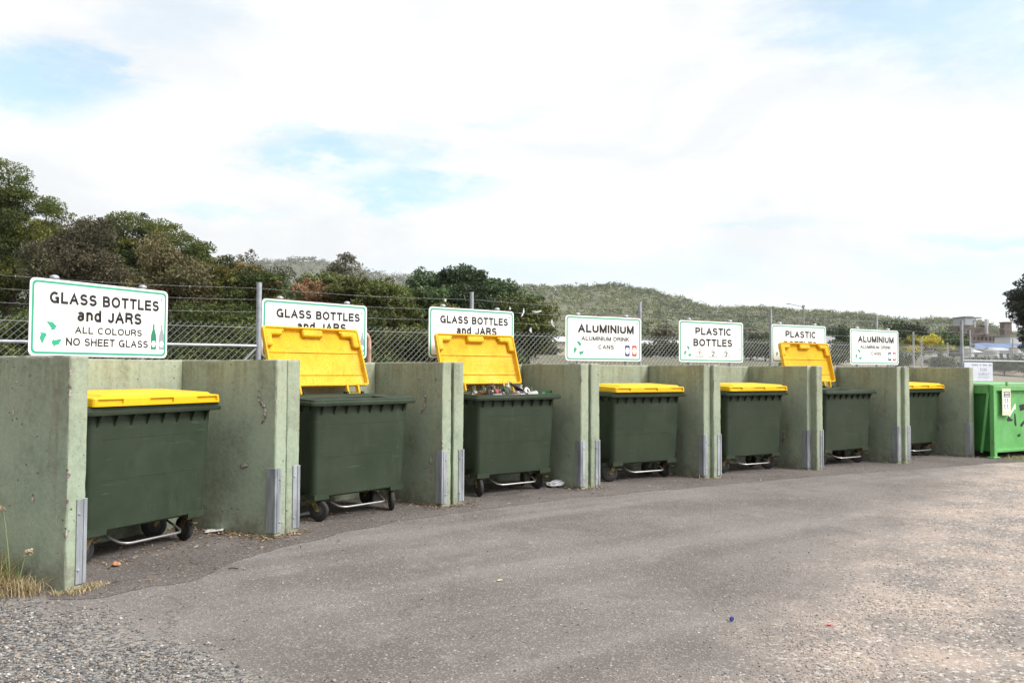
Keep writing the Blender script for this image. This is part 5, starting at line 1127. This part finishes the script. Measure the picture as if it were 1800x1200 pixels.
# leaf litter and crumbs against the walls and under the bins
def litter(seed, n):
    rs = np.random.default_rng(seed); P, C = [], []; pal = np.array([(.20, .12, .06), (.28, .18, .09), (.14, .085, .045), (.34, .25, .14), (.09, .06, .035), (.42, .36, .28)])
    for k in range(n):
        i = min(6, int(rs.exponential(2.2))); u = UNITS[i]; m_ = rs.random()
        if m_ < .45: a, b = 1.86 - abs(rs.normal(0, .09)), rs.uniform(-.05, 1.05)
        elif m_ < .75: a, b = rs.uniform(.16, 1.84), rs.normal(.55, .25)
        elif m_ < .9: a, b = rs.normal(2.0, .16), -abs(rs.normal(0, .07)) - .01
        else: a, b = rs.uniform(0, 2), -abs(rs.normal(0, .35))
        x, y = loc(u, a, max(-.9, min(1.06, b))); P.append((x, y, .004 + rs.random() * .012)); C.append(pal[rs.integers(len(pal))] * rs.uniform(.7, 1.3))
    P = np.array(P); n = len(P); a = rs.normal(size=(n, 3)); a[:, 2] *= .25; a /= np.linalg.norm(a, axis=1)[:, None]; b = np.cross(rs.normal(0, .3, (n, 3)) + np.array([0, 0, 1]), a); S = rs.uniform(.006, .024, n)[:, None]
    V_ = np.stack([P - S * a, P - S * .35 * b, P + S * a, P + S * .35 * b], 1).reshape(-1, 3); V_[:, 2] = np.maximum(V_[:, 2], .002); return V_, np.arange(4 * n).reshape(n, 4), np.array(C)
V_, Q, C = litter(61, 3200); tag(np_mesh('leaf_litter', V_, Q, M_LEAF, C), 'dry brown leaf litter along the wall feet and under the bins', 'leaf litter', kind='stuff')
STRAW = [(.44, .35, .20), (.50, .41, .25), (.36, .28, .15), (.28, .22, .12)]
# dry grass against the first wall
def grass(name, label, spots, hmin, hmax, pal, seed):
    rs = np.random.default_rng(seed); Vs, Fs, Cs = [], [], []; k = 0
    for (x, y, n, spread) in spots:
        for q in range(n):
            bx, by = x + rs.normal() * spread, y + rs.normal() * spread * .6; h = rs.uniform(hmin, hmax); a = rs.uniform(0, 6.28); ln = rs.uniform(.2, 1.3) * h; w_ = rs.uniform(.0015, .004); pts = []
            for s_ in (0, .4, .75, 1.0):
                cx, cy, cz_ = bx + math.cos(a) * ln * s_ ** 1.7, by + math.sin(a) * ln * s_ ** 1.7, h * (s_ - .28 * s_ ** 3 * (ln / h)); ww = w_ * (1 - s_ * .85); pts += [(cx - math.sin(a) * ww, cy + math.cos(a) * ww, cz_), (cx + math.sin(a) * ww, cy - math.cos(a) * ww, cz_)]
            Vs.append(np.array(pts)); o = 8 * k; Fs += [(o, o + 1, o + 3, o + 2), (o + 2, o + 3, o + 5, o + 4), (o + 4, o + 5, o + 7, o + 6)]; c = np.array(pal[rs.integers(len(pal))]) * rs.uniform(.7, 1.25); Cs += [c] * 3; k += 1
    return tag(np_mesh(name, np.concatenate(Vs), np.array(Fs), M_LEAF, np.array(Cs)), label, 'grass', kind='stuff')

u0 = UNITS[0]; sp = []
for k in range(26): b = .12 + k * .055; p = loc(u0, -.10 - .05 * random.random(), b); sp.append((p[0], p[1], int(50 + 190 * smooth(.1, .7, b)), .06))
sp += [(*loc(u0, -.22, .30), 260, .10), (*loc(u0, -.30, .55), 520, .13), (*loc(u0, -.36, .85), 700, .16)]
grass('dry_grass', 'taller dry grass clump at the left edge by the nearest bay', [(*loc(u0, -.16, .52), 220, .07), (*loc(u0, -.16, .66), 320, .08), (*loc(u0, -.18, .82), 420, .09), (*loc(u0, -.24, 1.0), 420, .11)], .12, .30, [(.42, .30, .13), (.30, .25, .10), (.22, .22, .08)], 75)
grass('dry_grass', 'dry straw coloured grass along the outer wall of the nearest bay', sp, .03, .13, STRAW, 71)
grass('dry_grass', 'flattened straw at the front foot of the nearest wall', [(*loc(u0, -.02, -.05), 120, .05), (*loc(u0, .06, -.05), 140, .04), (*loc(u0, .14, -.04), 140, .04), (*loc(u0, .22, -.03), 80, .035)], .012, .035, STRAW, 76)
gs = [(*loc(u0, -.08, .35 + .09 * k), 16, .05) for k in range(9)]
grass('green_grass', 'thin green grass blades growing through the dry grass', gs, .10, .30, [(.16, .22, .07), (.12, .18, .055), (.24, .26, .10)], 72)
sp = []
for i in range(1, 7): sp += [(*loc(UNITS[i], -.02, -.01), 10, .03), (*loc(UNITS[i], 1.84, .03), 6, .03)]
sp += [(8.1 + .12 * k, 13.36 + .07 * k, 34, .07) for k in range(16)]
grass('dry_tufts', 'small dry tufts at the feet of the bays and along the skip', sp, .02, .08, STRAW + [(.16, .19, .07)], 73)
def weed(x, y, h, lean, label, seedhead):
    t = thing('grass_stalk', label, 'weed', (x, y, 0), 0, 'tall seeding stalks by the nearest wall'); m = MB(); P = [(lean * (s_ ** 1.6), -.01 * s_, h * s_) for s_ in (0, .25, .5, .75, 1)]
    m.tube(P, [.0032, .003, .0026, .002, .0014], 6); m.build('stem', simple('stem_green', (.30, .33, .16), .6), t, smooth=True)
    rs = np.random.default_rng(int(h * 1000)); cs = [(P[4][0] + lean * .1 * k, P[4][1], h - .008 * k + seedhead * .01 * k) for k in range(7)]
    V_, Q, C = leaf_cloud(cs, [.014] * 7, 60000, .012, [(.50, .42, .30)] * 7, rs, 1.2); np_mesh('seed_head', V_, Q, M_LEAF, C, t)
p = loc(u0, -.07, .42); weed(p[0], p[1], .50, -.05, 'tallest seeding grass stalk against the nearest wall', 1)
p = loc(u0, -.07, .68); weed(p[0], p[1], .42, -.07, 'bowed seeding grass stalk close to the left edge', -1)
p = loc(u0, -.09, .30); weed(p[0], p[1], .24, .05, 'short seeding grass stalk nearest the wall end', 1)
# scraps on the ground
def crumple(name, label, cat, x, y, sx, sy, sz, mat, seed, rz=0.0):
    bm = bmesh.new(); bmesh.ops.create_icosphere(bm, subdivisions=3, radius=1)
    for v in bm.verts:
        n_ = 1 + .35 * noise.noise(v.co * 1.7 + Vector((seed, 0, 0))) + .18 * noise.noise(v.co * 5 + Vector((0, seed, 0))); v.co = Vector((v.co.x * sx * n_, v.co.y * sy * n_, max(0.0, v.co.z * .5 + .5) * sz * n_))
    o = bm_obj(name, bm, mat); o.location = (x, y, .002); o.rotation_euler = (0, 0, rz); return tag(o, label, cat)
M_PAPER = simple('white_paper', (.78, .79, .80), .6)
def paper(label, x, y, w_, h_, rz, seed):
    m = MB(); n = 6; vs = []
    for j in range(n):
        for i in range(n): a, b = i / (n - 1) - .5, j / (n - 1) - .5; zz = .010 + .012 * noise.noise(Vector((a * 2.5 + seed, b * 2.5, seed))) + .03 * max(0, a - .2) * (seed % 2); vs += [(a * w_ + .1 * b * h_, b * h_, zz)]
    fs = [(j * n + i, j * n + i + 1, (j + 1) * n + i + 1, (j + 1) * n + i) for j in range(n - 1) for i in range(n - 1)]
    o = m.add(vs, fs).build('paper_scrap', M_PAPER, smooth=True, angle=70); so = o.modifiers.new('thick', 'SOLIDIFY'); so.thickness = .002; o.location = (x, y, .002); o.rotation_euler = (0, 0, rz); return tag(o, label, 'paper', 'paper scraps on the asphalt')
p = loc(UNITS[0], 1.80, .62); paper('white paper scrap beside the closed bin in the nearest bay', p[0], p[1], .15, .12, .3, 3)
p = loc(UNITS[1], .62, .62); paper('white paper scrap in the shadow under the nearest open bin', p[0], p[1], .14, .12, .5, 5)
crumple('plastic_bag', 'crumpled white plastic bag beside the overfull bin', 'bag', *loc(UNITS[2], 1.76, .34), .13, .08, .07, M_SCRAP, 3, .6)
o = MB().lathe([(.001, 0), (.015, 0), (.0165, .002), (.0165, .012), (.014, .015), (.001, .015)], 18).build('bottle_cap', simple('blue_plastic', (.025, .04, .22), .4), smooth=True, angle=40); o.matrix_world = Matrix.Translation((1.256, 4.689, .012)) @ Rz(25) @ Rx(88) @ Matrix.Scale(.8, 4); tag(o, 'dark blue bottle cap on the asphalt at the gravel edge', 'bottle cap')
crumple('red_wrapper', 'small pinkish red wrapper on the sandy gravel', 'wrapper', 1.787, 4.614, .022, .010, .010, simple('pink_wrapper', (.62, .20, .20), .5), 9, .4)
crumple('orange_peel', 'small orange brown lump by the wheel of the nearest bin', 'scrap', *loc(UNITS[0], .60, .30), .03, .022, .03, simple('orange_brown', (.45, .22, .12), .7), 5)
crumple('yellow_wrapper', 'small pale yellow wrapper in the middle of the asphalt', 'wrapper', -.077, 5.542, .020, .008, .006, simple('pale_yellow', (.62, .55, .30), .5), 6, .3)
o = MB().tube([(-.035, 0, .006), (0, .004, .009), (.035, -.003, .006)], .004, 7).build('dark_stick', M_TYRE, smooth=True); o.location = (-1.968, 5.819, 0); tag(o, 'short dark stick on the apron before the nearest bin', 'stick')

# ------------------------------------------------------------------ the light haze that pales the far hills
hb = MB().box(-2400, 2400, -2400, 2400, -2.5, 240); mh_, nth_, bh_, oh_ = new_mat('thin_haze'); nth_.nodes.remove(bh_)
pv = nth_.nodes.new('ShaderNodeVolumePrincipled'); pv.inputs['Color'].default_value = (.93, .96, 1.0, 1); pv.inputs['Density'].default_value = .00015; pv.inputs['Anisotropy'].default_value = .2
nth_.links.new(pv.outputs[0], oh_.inputs['Volume']); o = hb.build('haze', mh_); tag(o, 'thin pale haze in the air that lightens the far hills', 'haze', kind='stuff')
